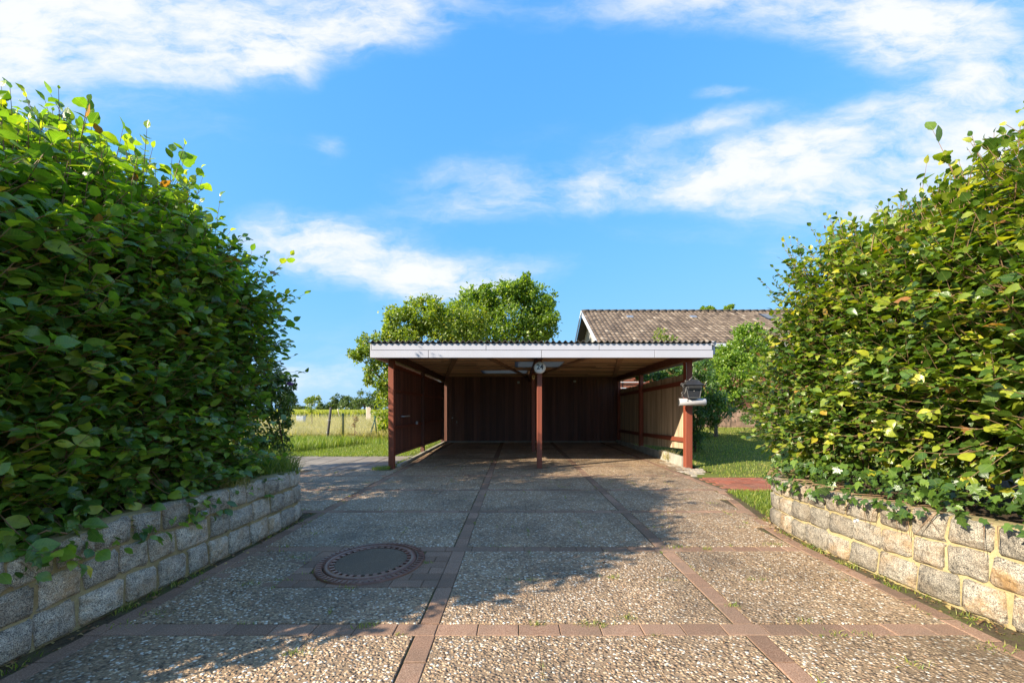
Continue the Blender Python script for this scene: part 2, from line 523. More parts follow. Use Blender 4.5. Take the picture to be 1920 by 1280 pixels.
M['field'] = ground_mat('dry_field', [(.3, (.13, .11, .035)), (.5, (.26, .21, .09)), (.7, (.36, .29, .15))], .4, 20)
M['far'] = ground_mat('far_field', [(.3, (.10, .13, .03)), (.5, (.20, .22, .05)), (.7, (.28, .26, .07))], .05, 2)
M['mortar'] = ground_mat('sand_mortar', [(.3, (.20, .145, .065)), (.5, (.36, .29, .15)), (.7, (.50, .43, .27))], 4, 120, .7, .006)
M['mortar_l'] = ground_mat('dull_mortar', [(.3, (.16, .12, .06)), (.5, (.34, .27, .14)), (.7, (.52, .43, .24))], 4, 120, .7, .006)
M['concrete'] = simple('concrete', (.36, .34, .29), .85, .3, 5, .5, .004)
M['path_concrete'] = simple('path_concrete', (.20, .175, .15), .85, .35, 2.2, .5, .004)
M['fascia'] = simple('fascia_white', (.45, .45, .52), .45, .05, 2.5, .05, .001)
M['seam'] = simple('seam_dark', (.05, .05, .055), .8)
M['red_wood'] = wood('red_wood', (.16, .035, .018), (.27, .07, .036), 'z', .55, 14, .25, .12)
M['red_rail'] = wood('red_rail', (.13, .03, .016), (.23, .06, .03), 'y', .6, 14, .25, .12)
M['dark_board'] = wood('dark_board', (.095, .038, .027), (.17, .073, .05), 'z', .6, 12, .4, .3)
M['left_board'] = wood('left_board', (.10, .034, .023), (.19, .075, .052), 'z', .65, 14, .5, .3)
M['ceil_board'] = wood('ceiling_board', (.40, .21, .11), (.70, .46, .27), 'x', .75, 10, .5, .5)
M['ceil_brace'] = wood('ceiling_brace', (.20, .10, .055), (.38, .22, .125), 'y', .75, 10, .5, .2)
M['grey_slat'] = wood('grey_slat', (.26, .185, .11), (.56, .43, .29), 'z', .85, 12, .8, .25)
M['roof_sheet'] = simple('corrugated_sheet', (.10, .09, .085), .8, .4, 3, .4, .003)
M['plastic_roof'] = leaf_mat('roof_light', [(0, (.30, .32, .33)), (1, (.30, .32, .33))], trans=.5, rough=.5, tint=(.3, .31, .32))
M['iron'] = simple('cast_iron_rust', (.19, .085, .055), .42, .45, 9, .4, .003, .35)
M['iron_dark'] = simple('slot_dark', (.012, .010, .010), .9)
M['infill'] = brickmat('cover_infill', (.12, .08, .05), (.26, .18, .12), (.48, .37, .27))
M['mail'] = simple('mailbox_black', (.045, .045, .05), .42, .25, 20, .2, .002, .4)
M['mail_edge'] = simple('mailbox_worn_edge', (.28, .27, .26), .45, .2, 30, .2, .001, .5)
M['tube'] = simple('grey_plastic', (.42, .41, .43), .4, .06, 5, .05)
M['dark'] = simple('dark_hole', (.01, .01, .01), .9)
M['globe'] = simple('opal_plastic', (.82, .82, .84), .25, .02, 4, .0)
M['digit'] = simple('digit_blue', (.012, .02, .05), .5, .05)
M['yellow'] = simple('yellow_plastic', (.62, .45, .16), .5, .1)
M['galv'] = simple('galvanised', (.45, .45, .46), .4, .15, 20, .1, .001, .7)
M['tile'] = None
M['white_paint'] = simple('white_paint', (.48, .50, .55), .5, .06, 4)
M['gable'] = wood('gable_board', (.28, .27, .26), (.42, .41, .40), 'z', .8, 10, .4, .15)
M['green_post'] = simple('green_steel', (.012, .07, .035), .45, .2)
M['old_post'] = wood('old_post', (.04, .035, .035), (.10, .09, .085), 'z', .9, 16, .8)
M['wire'] = simple('fence_wire', (.34, .36, .31), .5, .1, 20, .0, .001, .3)
M['bark'] = simple('bark', (.13, .09, .06), .9, .4, 25, .8, .01)
M['twig'] = simple('twig', (.23, .14, .075), .7, .3, 30, .3, .002)
M['glass'] = simple('dark_glass', (.05, .06, .075), .08, .05, 3, .0, spec=.8)
M['pale_wood'] = wood('pale_wood', (.42, .34, .26), (.62, .54, .44), 'z', .85)
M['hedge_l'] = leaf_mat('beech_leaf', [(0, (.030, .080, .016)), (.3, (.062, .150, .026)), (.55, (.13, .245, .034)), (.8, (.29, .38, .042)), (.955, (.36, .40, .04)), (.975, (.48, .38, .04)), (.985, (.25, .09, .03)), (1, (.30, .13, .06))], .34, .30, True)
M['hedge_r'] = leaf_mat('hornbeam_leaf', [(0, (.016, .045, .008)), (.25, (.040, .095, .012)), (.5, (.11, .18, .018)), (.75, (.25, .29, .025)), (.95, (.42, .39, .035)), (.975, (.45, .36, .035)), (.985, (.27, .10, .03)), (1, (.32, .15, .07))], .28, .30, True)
M['ivy'] = leaf_mat('ivy_leaf', [(0, (.018, .045, .008)), (.5, (.045, .10, .014)), (.85, (.13, .21, .025)), (1, (.28, .30, .05))], .22, .3, True)
M['tree_y'] = leaf_mat('tree_leaf', [(0, (.055, .095, .010)), (.4, (.13, .19, .018)), (.75, (.25, .30, .03)), (.93, (.38, .36, .045)), (1, (.32, .18, .05))], .38, .42)
M['tree_g'] = leaf_mat('tree_leaf_green', [(0, (.035, .075, .008)), (.5, (.12, .20, .018)), (.85, (.25, .32, .028)), (1, (.26, .33, .04))], .38, .42)
M['shrub_lime'] = leaf_mat('lime_leaf', [(0, (.05, .11, .012)), (.5, (.13, .22, .022)), (.85, (.26, .34, .035)), (1, (.40, .42, .08))], .35, .4)
M['shrub_dk'] = leaf_mat('dark_leaf', [(0, (.018, .055, .010)), (.5, (.05, .115, .018)), (.85, (.12, .20, .03)), (1, (.24, .27, .06))], .3, .4)
M['far_tree'] = leaf_mat('far_leaf', [(0, (.045, .085, .025)), (.5, (.075, .12, .035)), (1, (.15, .18, .05))], .25, .6)
M['grass'] = blade_mat('grass_blade', [(0, (.06, .11, .012)), (.5, (.14, .20, .022)), (.8, (.26, .28, .04)), (1, (.40, .33, .12))])
M['grass_dry'] = blade_mat('dry_blade', [(0, (.13, .15, .035)), (.35, (.26, .22, .08)), (.75, (.42, .33, .16)), (1, (.52, .44, .25))])
M['crop'] = blade_mat('crop_blade', [(0, (.12, .15, .02)), (.5, (.24, .25, .03)), (.8, (.40, .36, .05)), (1, (.52, .45, .07))])
M['petal'] = leaf_mat('purple_petal', [(0, (.16, .04, .22)), (1, (.30, .10, .38))], .3, .6, tint=(.5, .2, .6))
M['litter'] = leaf_mat('dead_leaf', [(0, (.10, .045, .02)), (.5, (.22, .12, .05)), (.8, (.35, .24, .09)), (1, (.45, .36, .12))], .1, .7)


def tile_mat():
    m, nt, b, o = new_mat('roof_tile')
    at = nt.nodes.new('ShaderNodeAttribute'); at.attribute_name = 'rnd'
    v = coords(nt)
    c = ramp(nt, at.outputs['Fac'], [(0, (.065, .045, .033)), (.4, (.14, .10, .072)), (.8, (.22, .165, .12)), (1, (.30, .24, .185))])
    n = noise(nt, v, 6, 7, .75)
    d = N(nt, 'ShaderNodeMapRange'); setin(d, 1, .5); setin(d, 2, .68); setin(d, 3, 0.0); setin(d, 4, .8); nt.links.new(n.outputs[0], d.inputs[0])
    c = mixc(nt, d.outputs[0], c, (.05, .035, .022))
    nt.links.new(c, b.inputs['Base Color']); b.inputs['Roughness'].default_value = .85
    bump(nt, b, noise(nt, v, 60, 3).outputs[0], .5, .005)
    return m


M['tile'] = tile_mat()


# ------------------------------------------------------------------ leaf geometry
def tmpl_beech():
    out = [(0, 0), (.13, .07), (.29, .2), (.345, .3), (.395, .42), (.385, .52), (.37, .62), (.29, .76), (.22, .82), (.10, .94), (0, 1.03)]
    L = [(-x, y) for x, y in out[1:-1]]; Rr = out[1:-1]
    mid = [(0, y) for y in (0, .3, .62, 1.03)]
    V = []; idx = {}
    def z(x, y): return .20 * abs(x) - .22 * y * y + .02 * math.sin(y * 23) * abs(x) * 4
    for (x, y) in mid: V.append((x, y, z(x, y)))
    lo = len(V)
    for (x, y) in L: V.append((x, y, z(x, y)))
    ro = len(V)
    for (x, y) in Rr: V.append((x, y, z(x, y)))
    F = []
    for off, fl in ((lo, 0), (ro, 1)):
        q = [off + i for i in range(9)]
        tri = [(0, 1, q[0]), (1, q[2], q[1], q[0]), (1, 2, q[5], q[2]), (q[2], q[5], q[4], q[3]), (2, q[7], q[6], q[5]), (2, 3, q[8], q[7])]
        for t in tri: F.append(t if fl else t[::-1])
    T = []
    for f in F:
        for k in range(1, len(f) - 1): T.append((f[0], f[k], f[k + 1]))
    return np.array(V), np.array(T)


def tmpl_simple():
    V = [(0, 0, 0), (-.34, .45, .1), (0, .5, 0), (.34, .45, .1), (0, 1, -.12)]
    T = [(0, 2, 1), (1, 2, 4), (0, 3, 2), (2, 3, 4)]
    return np.array(V), np.array(T)


def tmpl_ivy():
    o = [(0, 0), (.16, -.06), (.42, .08), (.30, .30), (.52, .56), (.22, .58), (0, 1.0)]
    Rr = o[1:-1]
    V = [(0, .35, 0), (0, 0, 0), (0, 1, -.15)]
    for x, y in Rr: V.append((x, y, .08 - .25 * x * x - .15 * y * y))
    for x, y in Rr: V.append((-x, y, .08 - .25 * x * x - .15 * y * y))
    r = [1, 3, 4, 5, 6, 7, 2]; l = [1, 8, 9, 10, 11, 12, 2]
    T = [(0, r[i], r[i + 1]) for i in range(6)] + [(0, l[i + 1], l[i]) for i in range(6)]
    return np.array(V), np.array(T)


def tmpl_long():
    V = [(0, 0, 0), (-.13, .35, .04), (0, .45, 0), (.13, .35, .04), (-.09, .75, -.08), (.09, .75, -.08), (0, 1, -.25)]
    T = [(0, 2, 1), (0, 3, 2), (1, 2, 4), (2, 3, 5), (2, 5, 4), (4, 5, 6)]
    return np.array(V), np.array(T)


TB, TS, TI, TL = tmpl_beech(), tmpl_simple(), tmpl_ivy(), tmpl_long()


def norm(a): return a / np.maximum(np.linalg.norm(a, axis=-1, keepdims=True), 1e-9)


def leaves(name, P, AX, NR, S, Rd, T, mat, parent=None, smooth=True, uv=True, kind='stuff'):
    V0, F0 = T
    n = len(P)
    AX = norm(AX); B = norm(np.cross(AX, NR)); NN = np.cross(B, AX)
    curl = rng.uniform(.3, 2.1, n); wid = rng.uniform(.68, 1.05, n)
    V = (P[:, None, :] + S[:, None, None] * (B[:, None, :] * (V0[None, :, 0:1] * wid[:, None, None]) + AX[:, None, :] * V0[None, :, 1:2] + NN[:, None, :] * (V0[None, :, 2:3] * curl[:, None, None])))
    F = (F0[None] + (np.arange(n) * len(V0))[:, None, None]).reshape(-1, 3)
    uvs = None
    if uv: uvs = np.tile(V0[F0][:, :, :2].reshape(1, -1, 2), (n, 1, 1)).reshape(-1, 2)
    o = np_mesh(name, V.reshape(-1, 3), F, mat, parent, smooth, np.repeat(Rd, len(F0)), uvs)
    if kind: o['kind'] = kind
    return o


def twigs(name, Ps, rad, mat, parent, kind='stuff'):
    """Ps (n,k,3) polylines, rad (k,)"""
    n, k, _ = Ps.shape
    d = norm(np.gradient(Ps, axis=1))
    ref = np.array([.3, .5, .8])
    a = norm(np.cross(d, ref)); b = np.cross(d, a)
    ang = np.arange(3) * 2 * np.pi / 3
    V = Ps[:, :, None, :] + np.asarray(rad)[None, :, None, None] * (a[:, :, None, :] * np.cos(ang)[None, None, :, None] + b[:, :, None, :] * np.sin(ang)[None, None, :, None])
    idx = np.arange(n * k * 3).reshape(n, k, 3)
    F = np.stack([idx[:, :-1, :], np.roll(idx, -1, 2)[:, :-1, :], np.roll(idx, -1, 2)[:, 1:, :], idx[:, 1:, :]], -1).reshape(-1, 4)
    o = np_mesh(name, V.reshape(-1, 3), F, mat, parent, True)
    if kind: o['kind'] = kind
    return o


def blades(name, P, H, Wd, lean, mat, Rd, parent=None, kind='stuff', drop=.0):
    """grass blades: base, mid, tip"""
    n = len(P)
    az = rng.uniform(0, 2 * np.pi, n)
    side = np.stack([np.cos(az), np.sin(az), np.zeros(n)], -1)
    la = rng.uniform(0, 2 * np.pi, n)
    ld = np.stack([np.cos(la), np.sin(la), np.zeros(n)], -1) * (lean * H * rng.uniform(.2, 1, n))[:, None]
    up = np.array([0, 0, 1.])
    b0 = P - side * Wd[:, None] / 2; b1 = P + side * Wd[:, None] / 2
    m = P + up * (H * .6)[:, None] + ld * .35
    m0 = m - side * Wd[:, None] * .35; m1 = m + side * Wd[:, None] * .35
    t = P + up * (H * (1 - drop))[:, None] + ld
    V = np.stack([b0, b1, m1, m0, t], 1).reshape(-1, 3)
    i = np.arange(n) * 5
    Q = np.stack([i, i + 1, i + 2, i + 3], -1); T = np.stack([i + 3, i + 2, i + 4], -1)
    o = np_mesh(name, V, [Q, T], mat, parent, True, np.concatenate([Rd, Rd]))
    if kind: o['kind'] = kind
    return o


# ------------------------------------------------------------------ ground
def sheet(name, pts, mat, z=0.0, kind='structure'):
    me = bpy.data.meshes.new(name)
    me.from_pydata([(p[0], p[1], p[2] if len(p) > 2 else z) for p in pts], [], [tuple(range(len(pts)))])
    me.materials.append(mat)
    o = link(bpy.data.objects.new(name, me))
    tag(o, kind=kind)
    return o


sheet('ground', [(-2500, -2500), (2500, -2500), (2500, 4000), (-2500, 4000)], M['far'], -.09)
sheet('soil', [(-9, -6), (9, -6), (9, 7.5), (-9, 7.5)], M['joint'], -.045)
sheet('field', [(-140, 12.9), (40, 12.9), (40, 60), (-140, 60)], M['field'], -.03)


def lawn_z(x, y):
    """right-hand lawn rises gently to the house"""
    t = max(0.0, min(1.0, (y - 7.0) / 8.5))
    return -.005 + .35 * t * t * (3 - 2 * t) * max(0, min(1, (x - 3.3) / .6))


def lawn(name, x0, x1, y0, y1, st=.35, edge=None):
    xs = np.arange(x0, x1 + st, st); ys = np.arange(y0, y1 + st, st)
    V = [(x, y, lawn_z(x, y) if x > 3 else -.005) for y in ys for x in xs]
    nx = len(xs)
    F = [(j * nx + i, j * nx + i + 1, (j + 1) * nx + i + 1, (j + 1) * nx + i) for j in range(len(ys) - 1) for i in range(nx - 1)]
    o = np_mesh(name, np.array(V), np.array(F), M['lawn'], None, True)
    return tag(o, kind='structure')


lawn('lawn', 3.42, 24, 6.62, 26)
lawn('lawn', -24, -2.5, 9.05, 13.2)
sheet('lawn', [(2.8, 4.06), (8, 4.06), (8, 5.12), (2.8, 5.12)], M['lawn'], -.003)
sheet('lawn', [(2.93, 6.16), (24, 6.16), (24, 6.62), (2.93, 6.62)], M['lawn'], -.006)

# ------------------------------------------------------------------ driveway: slabs and brick strips, each a piece
drive = empty('driveway', (0, 0, 0), kind='structure')
np_mesh('joint_bed', [(-4.2, .2, -.007), (3.2, .2, -.007), (3.2, 12.75, -.007), (-4.2, 12.75, -.007)], [(0, 1, 2, 3)], M['joint'], drive)


def xl(y):
    if y < 3.95: return -2.11
    if y < 6.8: return -3.7
    return -2.24


def xr(y):
    if y < 3.3: return 2.215
    if y < 3.8: return 2.28
    if y < 4.6: return 2.46
    if y < 5.1: return 2.66
    if y < 7.0: return 2.86
    return 3.12 + (y - 7) * .03


def pavers_mesh(rects, top=0.0, jit=.0015, ch=.006, tilt=.0012):
    """list of (x0,x1,y0,y1) -> V,F arrays of chamfered plates"""
    Vs = []; Fs = []
    for k, (x0, x1, y0, y1) in enumerate(rects):
        z = top + random.uniform(-jit, jit); tx = random.uniform(-tilt, tilt); ty = random.uniform(-tilt, tilt)
        b = len(Vs)
        for (u, v) in ((0, 0), (1, 0), (1, 1), (0, 1)):
            Vs.append((x0 + u * (x1 - x0) , y0 + v * (y1 - y0), z - ch + (u - .5) * tx * 2 + (v - .5) * ty * 2))
        for (u, v) in ((0, 0), (1, 0), (1, 1), (0, 1)):
            jx, jy = random.uniform(.6, 1.4) * ch, random.uniform(.6, 1.4) * ch
            Vs.append((x0 + u * (x1 - x0) + (jx if u == 0 else -jx), y0 + v * (y1 - y0) + (jy if v == 0 else -jy), z + (u - .5) * tx * 2 + (v - .5) * ty * 2))
        for (u, v) in ((0, 0), (1, 0), (1, 1), (0, 1)):
            Vs.append((x0 + u * (x1 - x0), y0 + v * (y1 - y0), z - .035))
        Fs.append((b + 4, b + 5, b + 6, b + 7))
        for i in range(4):
            j = (i + 1) % 4
            Fs.append((b + i, b + j, b + 4 + j, b + 4 + i))
            Fs.append((b + 8 + i, b + 8 + j, b + j, b + i))
    return np.array(Vs), np.array(Fs)


def path_fn(pts):
    P = np.array(pts, float)
    # smooth
    for _ in range(2):
        Q = [P[0]]
        for a, b in zip(P[:-1], P[1:]): Q += [a * .75 + b * .25, a * .25 + b * .75]
        Q.append(P[-1]); P = np.array(Q)
    seg = np.linalg.norm(np.diff(P, axis=0), axis=1); S = np.concatenate([[0], np.cumsum(seg)])
    def f(s):
        s = min(max(s, 0), S[-1] - 1e-4)
        x = np.interp(s, S, P[:, 0]); y = np.interp(s, S, P[:, 1])
        x2 = np.interp(min(s + .02, S[-1]), S, P[:, 0]); y2 = np.interp(min(s + .02, S[-1]), S, P[:, 1])
        x1 = np.interp(max(s - .02, 0), S, P[:, 0]); y1 = np.interp(max(s - .02, 0), S, P[:, 1])
        t = np.array([x2 - x1, y2 - y1]); t /= np.linalg.norm(t)
        return np.array([x, y]), t
    return f, S[-1]


def lay(rects, name, mat, parent, limit=300, **kw):
    rects = sorted(rects, key=lambda r: (r[2] + r[3]) / 2 ** .5 + abs(r[0] + r[1]) * .2)
    for r in rects[:limit]:
        V, F = pavers_mesh([r], **kw)
        c = np.array([(r[0] + r[1]) / 2, (r[2] + r[3]) / 2, 0])
        o = np_mesh(name, V - c, F, mat, parent); o.location = c
    if len(rects) > limit:
        V, F = pavers_mesh(rects[limit:], **kw)
        o = np_mesh(name + 's_beyond', V, F, mat, parent); o['kind'] = 'stuff'


MHX, MHY, MHR = -1.037, 2.764, .373
slabs = []; bricks = []
g = .002
rows = [1.92 + 1.1 * k for k in range(-1, 11)]
cols = [-.44 + 1.61 * k for k in range(-3, 4)]
for r in rows:
    if r > 12.7: continue
    # cross row of bricks
    x = -3.69 + random.uniform(0, .1)
    while x < 3.6:
        a, b = x + g, x + .205 - g
        a = max(a, xl(r)); b = min(b, xr(r))
        if b - a > .03: bricks.append((a, b, r - .05 + g, r + .05 - g))
        x += .205
    for c in cols:
        # longitudinal strip bricks up to the next row
        for k in range(5):
            y0 = r + .05 + k * .2; y1 = y0 + .2
            yc = (y0 + y1) / 2
            if c - .05 > xl(yc) - .03 and c + .05 < xr(yc) + .02 and y1 < 12.66:
                bricks.append((c - .05 + g, c + .05 - g, y0 + g, y1 - g))
        for k in range(3):
            x0 = c + .05 + k * .5; x1 = x0 + .5033
            for j in range(2):
                y0 = r + .05 + j * .5; y1 = y0 + .5
                if y0 < .25: continue
                yc = (y0 + y1) / 2
                a = max(x0, xl(yc)); b = min(x1, xr(yc)); y1 = min(y1, 12.66)
                if b - a < .06 or y1 - y0 < .06: continue
                if abs(r - 1.92) < .01 and a > -2.0 and b < -.4:
                    if j == 1: continue
                    y1 = 2.37
                slabs.append((a + g, b - g, y0 + g, y1 - g))
# brick infill round the manhole
y = 2.375; k = 0
while y < 2.96:
    y1 = min(y + .0985, 2.965)
    x = -1.99 + (.1 if k % 2 else 0)
    if k % 2: bricks.append((-1.99 + g, -1.89 - g, y + g, y1 - g))
    while x < -.5:
        x1 = min(x + .2, -.49)
        cx, cy = (x + x1) / 2, (y + y1) / 2
        if math.hypot(cx - MHX, cy - MHY) > MHR - .06 and x1 - x > .04 and cx > -1.99:
            bricks.append((x + g, x1 - g, y + g, y1 - g))
        x += .2
    y += .0985; k += 1
# edging course along the right wall
edge = [(2.29, .4), (2.29, 2.6), (2.31, 3.2), (2.38, 3.75), (2.52, 4.2), (2.7, 4.7)]
ef, eL = path_fn([(2.27, .4), (2.27, 1.8), (2.265, 2.6), (2.275, 3.1), (2.35, 3.6), (2.50, 4.2), (2.68, 4.9), (2.8, 5.3)])
s_ = 0
while s_ < eL - .2:
    p, t = ef(s_ + .1)
    V, F = pavers_mesh([(-.098, .098, -.047, .047)], top=-.001, jit=.002)
    o = np_mesh('edging_brick', V, F, M['brick'], drive); o.location = (p[0], p[1], 0); o.rotation_euler = (0, 0, math.atan2(t[1], t[0]))
    s_ += .203
lay(slabs, 'paving_slab', M['slab'], drive, 300, jit=.0008, ch=.003, tilt=.0006)
lay(bricks, 'paving_brick', M['brick'], drive, 300, top=-.001, jit=.001, ch=.003)

# pale cobbles at the foot of the right post
cob = []
y = 6.25
while y < 7.9:
    w0 = 2.90 if y < 7 else 2.98
    x = w0 + random.uniform(-.05, .02)
    xe = 2.94 + (y - 6.2) * .55 if y < 7.0 else 3.12
    while x < xe:
        s = random.uniform(.10, .15)
        cob.append((x + .006, x + s - .006, y + .006, y + .10 - .006)); x += s
    y += .102
lay(cob, 'cobble', M['pale_cobble'], drive, 300, top=.004, jit=.006, ch=.012)
# concrete path of plates to the left
cp = empty('garden_path', (-4, 7.9, 0), kind='structure')
plates = []
for i in range(10):
    for j in range(4):
        x0 = -7.4 + i * .5; y0 = 6.9 + j * .53
        plates.append((x0 + .006, x0 + .5 - .006, y0 + .006, y0 + .53 - .006))
V, F = pavers_mesh([(-9, -2.42, 6.8, 9.06)], top=-.028)
for r in plates:
    V, F = pavers_mesh([r], top=-.002, jit=.004, ch=.006)
    c = np.array([(r[0] + r[1]) / 2, (r[2] + r[3]) / 2, 0])
    o = np_mesh('path_plate', V - c, F, M['path_concrete'], cp); o.location = c - np.array([-4, 7.9, 0])
# joint sheet of that path
np_mesh('joint_bed', [(-5, -1.15, -.02), (1.6, -1.15, -.02), (1.6, 1.16, -.02), (-5, 1.16, -.02)], [(0, 1, 2, 3)], M['joint'], cp)
# red brick path to the right
rp = empty('brick_path', (4.5, 5.64, 0), kind='structure')
pb = []
for j in range(10):
    y0 = 5.14 + j * .1
    x = 2.88 + (.1 if j % 2 else 0)
    while x < 7:
        pb.append((x + .003, x + .2 - .003, y0 + .003, y0 + .1 - .003)); x += .2
pb.sort(key=lambda r: r[0])
for r in pb:
    V, F = pavers_mesh([r], top=.004, jit=.002, ch=.004)
    c = np.array([(r[0] + r[1]) / 2, (r[2] + r[3]) / 2, 0])
    o = np_mesh('path_brick', V - c, F, M['path_brick'], rp); o.location = c - np.array([4.5, 5.64, 0])

# ------------------------------------------------------------------ manhole
mh = empty('manhole_cover', (MHX, MHY, 0), 'round rusty iron manhole cover with grey concrete infill set in the driveway', 'manhole cover')
MB().lathe([(MHR, -.03), (MHR, .007), (MHR - .008, .011), (MHR - .052, .011), (MHR - .055, -.03)], 72).build('frame', M['iron'], mh)
MB().lathe([(MHR - .060, -.03), (MHR - .060, .008), (MHR - .066, .013), (MHR - .098, .013), (MHR - .100, .002)], 72).build('cover_rim', M['iron'], mh)
MB().lathe([(MHR - .126, .008), (MHR - .130, .009), (.12, .012), (0.0001, .014)], 64).build('infill', M['infill'], mh)
MB().lathe([(MHR - .0995, .0015), (.2, .0015)], 64).build('rim_bed', M['iron_dark'], mh)
mb = MB()
for k in range(32):
    a0 = 2 * math.pi * k / 32
    pts = [((MHR - .098) * math.cos(a0), (MHR - .098) * math.sin(a0), .0), ((MHR - .098) * math.cos(a0 + .10), (MHR - .098) * math.sin(a0 + .10), .0),
           ((MHR - .128) * math.cos(a0 + .10), (MHR - .128) * math.sin(a0 + .10), .0), ((MHR - .128) * math.cos(a0), (MHR - .128) * math.sin(a0), .0)]
    mb.poly(pts, (0, 0, .0125))
mb.build('rim_bridges', M['iron'], mh)['kind'] = 'stuff'
mb = MB()
for k in range(60):
    a0 = 2 * math.pi * k / 60
    c, s = math.cos(a0), math.sin(a0)
    mb.bar(((MHR - .047) * c, (MHR - .047) * s, .0125), ((MHR - .012) * c, (MHR - .012) * s, .0125), .012, .005)
mb.build('frame_ribs', M['iron'], mh)['kind'] = 'stuff'

# ------------------------------------------------------------------ stone walls
def stone(f, s0, s1, z0, z1, side, mat, parent, lean=.04, hfn=None):
    nu, nv = 5, 4
    V = []
    e = [[random.uniform(-1, 1) for _ in range(nu)] for _ in range(nv)]
    for j in range(nv):
        for i in range(nu):
            u = [0, .08, .5, .92, 1][i]; v = [0, .12, .88, 1][j]
            ds = 0; dz = 0
            if i in (0, 4): ds = e[j][i] * .013; dz = 0
            if j in (0, 3): dz = e[j][i] * .008
            if i in (0, 4) and j in (0, 3):
                ds = (.006 if i == 0 else -.006) + random.uniform(-.012, .012); dz = (.005 if j == 0 else -.005) + random.uniform(-.010, .010)
            depth = 0.0 if (i in (0, 4) or j in (0, 3)) else random.uniform(.010, .026)
            s = s0 + (s1 - s0) * u + ds; z = z0 + (z1 - z0) * v + dz
            if hfn: z *= hfn(s)
            p, t = f(s); n = np.array([t[1], -t[0]]) * side
            off = depth - z * lean
            q = p + n * off
            V.append((q[0], q[1], z))
    ring = [0, 1, 2, 3, 4, 9, 14, 19, 18, 17, 16, 15, 10, 5]
    b = len(V)
    for r in ring:
        x, y, z = V[r]
        p, t = f(s0 + (s1 - s0) * .5); n = np.array([t[1], -t[0]]) * side
        V.append((x - n[0] * .05, y - n[1] * .05, z))
    F = [(j * nu + i, j * nu + i + 1, (j + 1) * nu + i + 1, (j + 1) * nu + i) for j in range(nv - 1) for i in range(nu - 1)]
    for k in range(len(ring)):
        k2 = (k + 1) % len(ring)
        F.append((ring[k2], ring[k], b + k, b + k2))
    F = np.array(F)
    if side < 0: F = F[:, ::-1]
    V = np.array(V); c = V.mean(0)
    o = np_mesh('stone', V - c, F, mat, parent, True); o.location = c - np.array(parent.location)
    return o


def stone_wall(pts, side, H, label, mat, mmat, base, hfn=None):
    f, L = path_fn(pts)
    root = empty('stone_wall', base, label, 'wall')
    hs = [0, H * .345, H * .675, H]
    gapj = .0085
    for c in range(3):
        s = random.uniform(-.1, 0)
        while s < L - .05:
            w = random.choice([random.uniform(.15, .20), random.uniform(.17, .25)])
            a = max(s, 0); e = min(s + w, L)
            if e - a > .07:
                dz = random.uniform(-.008, .008)
                stone(f, a + gapj, e - gapj, hs[c] + (gapj if c else 0), hs[c + 1] - gapj + dz, side, mat, root, hfn=hfn)
            s += w
    # mortar core
    n = 60; V = []
    for k in range(n + 1):
        s = L * k / n; p, t = f(s); nn = np.array([t[1], -t[0]]) * side
        h = H * (hfn(s) if hfn else 1) - .012
        for (off, z) in ((-.002, -.05), (-.004 - .04 * h, h), (-.05 - .04 * h, h + .008), (-.20, h), (-.20, -.05)):
            q = p + nn * off; V.append((q[0], q[1], z))
    F = []
    for k in range(n):
        for i in range(4):
            a = k * 5 + i; F.append((a, a + 1, a + 6, a + 5))
    F = np.array(F)
    if side > 0: F = F[:, ::-1]
    o = np_mesh('mortar', np.array(V) - np.array(base), F, mmat, root, False)
    return root, f, L


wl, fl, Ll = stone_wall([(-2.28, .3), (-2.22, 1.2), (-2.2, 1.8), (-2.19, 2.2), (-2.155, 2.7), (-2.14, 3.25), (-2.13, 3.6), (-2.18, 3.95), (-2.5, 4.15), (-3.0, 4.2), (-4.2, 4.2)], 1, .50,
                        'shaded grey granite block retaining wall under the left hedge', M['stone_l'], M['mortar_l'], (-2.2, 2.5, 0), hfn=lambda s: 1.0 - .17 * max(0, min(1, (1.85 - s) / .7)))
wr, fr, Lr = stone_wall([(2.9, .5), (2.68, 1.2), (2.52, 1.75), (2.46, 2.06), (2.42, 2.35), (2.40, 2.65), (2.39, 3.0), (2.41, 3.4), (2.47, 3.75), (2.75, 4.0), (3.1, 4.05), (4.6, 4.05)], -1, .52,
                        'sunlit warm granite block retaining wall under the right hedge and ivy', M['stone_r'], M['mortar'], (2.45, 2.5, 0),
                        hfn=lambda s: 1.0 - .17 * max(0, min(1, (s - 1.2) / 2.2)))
# beds behind the walls
def bed(name, pts, z):
    mb = MB(); mb.poly([(x, y, -.04) for x, y in pts], (0, 0, z + .04)); o = mb.build(name, M['soil']); return tag(o, kind='structure')
bed('soil_bed', [(-2.40, .3), (-2.36, 3.7), (-2.5, 3.95), (-7, 4.0), (-7, .3)], .40)
bed('soil_bed', [(2.98, .5), (2.6, 1.75), (2.53, 2.6), (2.53, 3.4), (2.75, 3.86), (3.1, 3.92), (7, 3.92), (7, .5)], .42)
# drainage pipe ends in the wall faces
for (x, y, z, lab, n) in ((2.425, 2.71, .31, 'small steel pipe end in the sunlit wall below the ivy', -1), (2.51, 1.835, .36, 'round metal pipe end at the right frame edge of the sunlit wall', -1), (-2.135, 2.62, .39, 'small pale pipe end in the shaded wall under the hedge', 1)):
    d = empty('drain_pipe', (x, y, z), lab, 'pipe', 'pipe ends in the stone walls')
    Mx = Matrix.Rotation(R(90) * n, 4, 'Y')
    MB().lathe([(.016, -.04), (.016, .03), (.012, .03), (.012, .0)], 16, Mx).build('pipe', M['galv'], d)
    MB().lathe([(.0118, .004), (.0001, .004)], 16, Mx).build('opening', M['dark'], d)


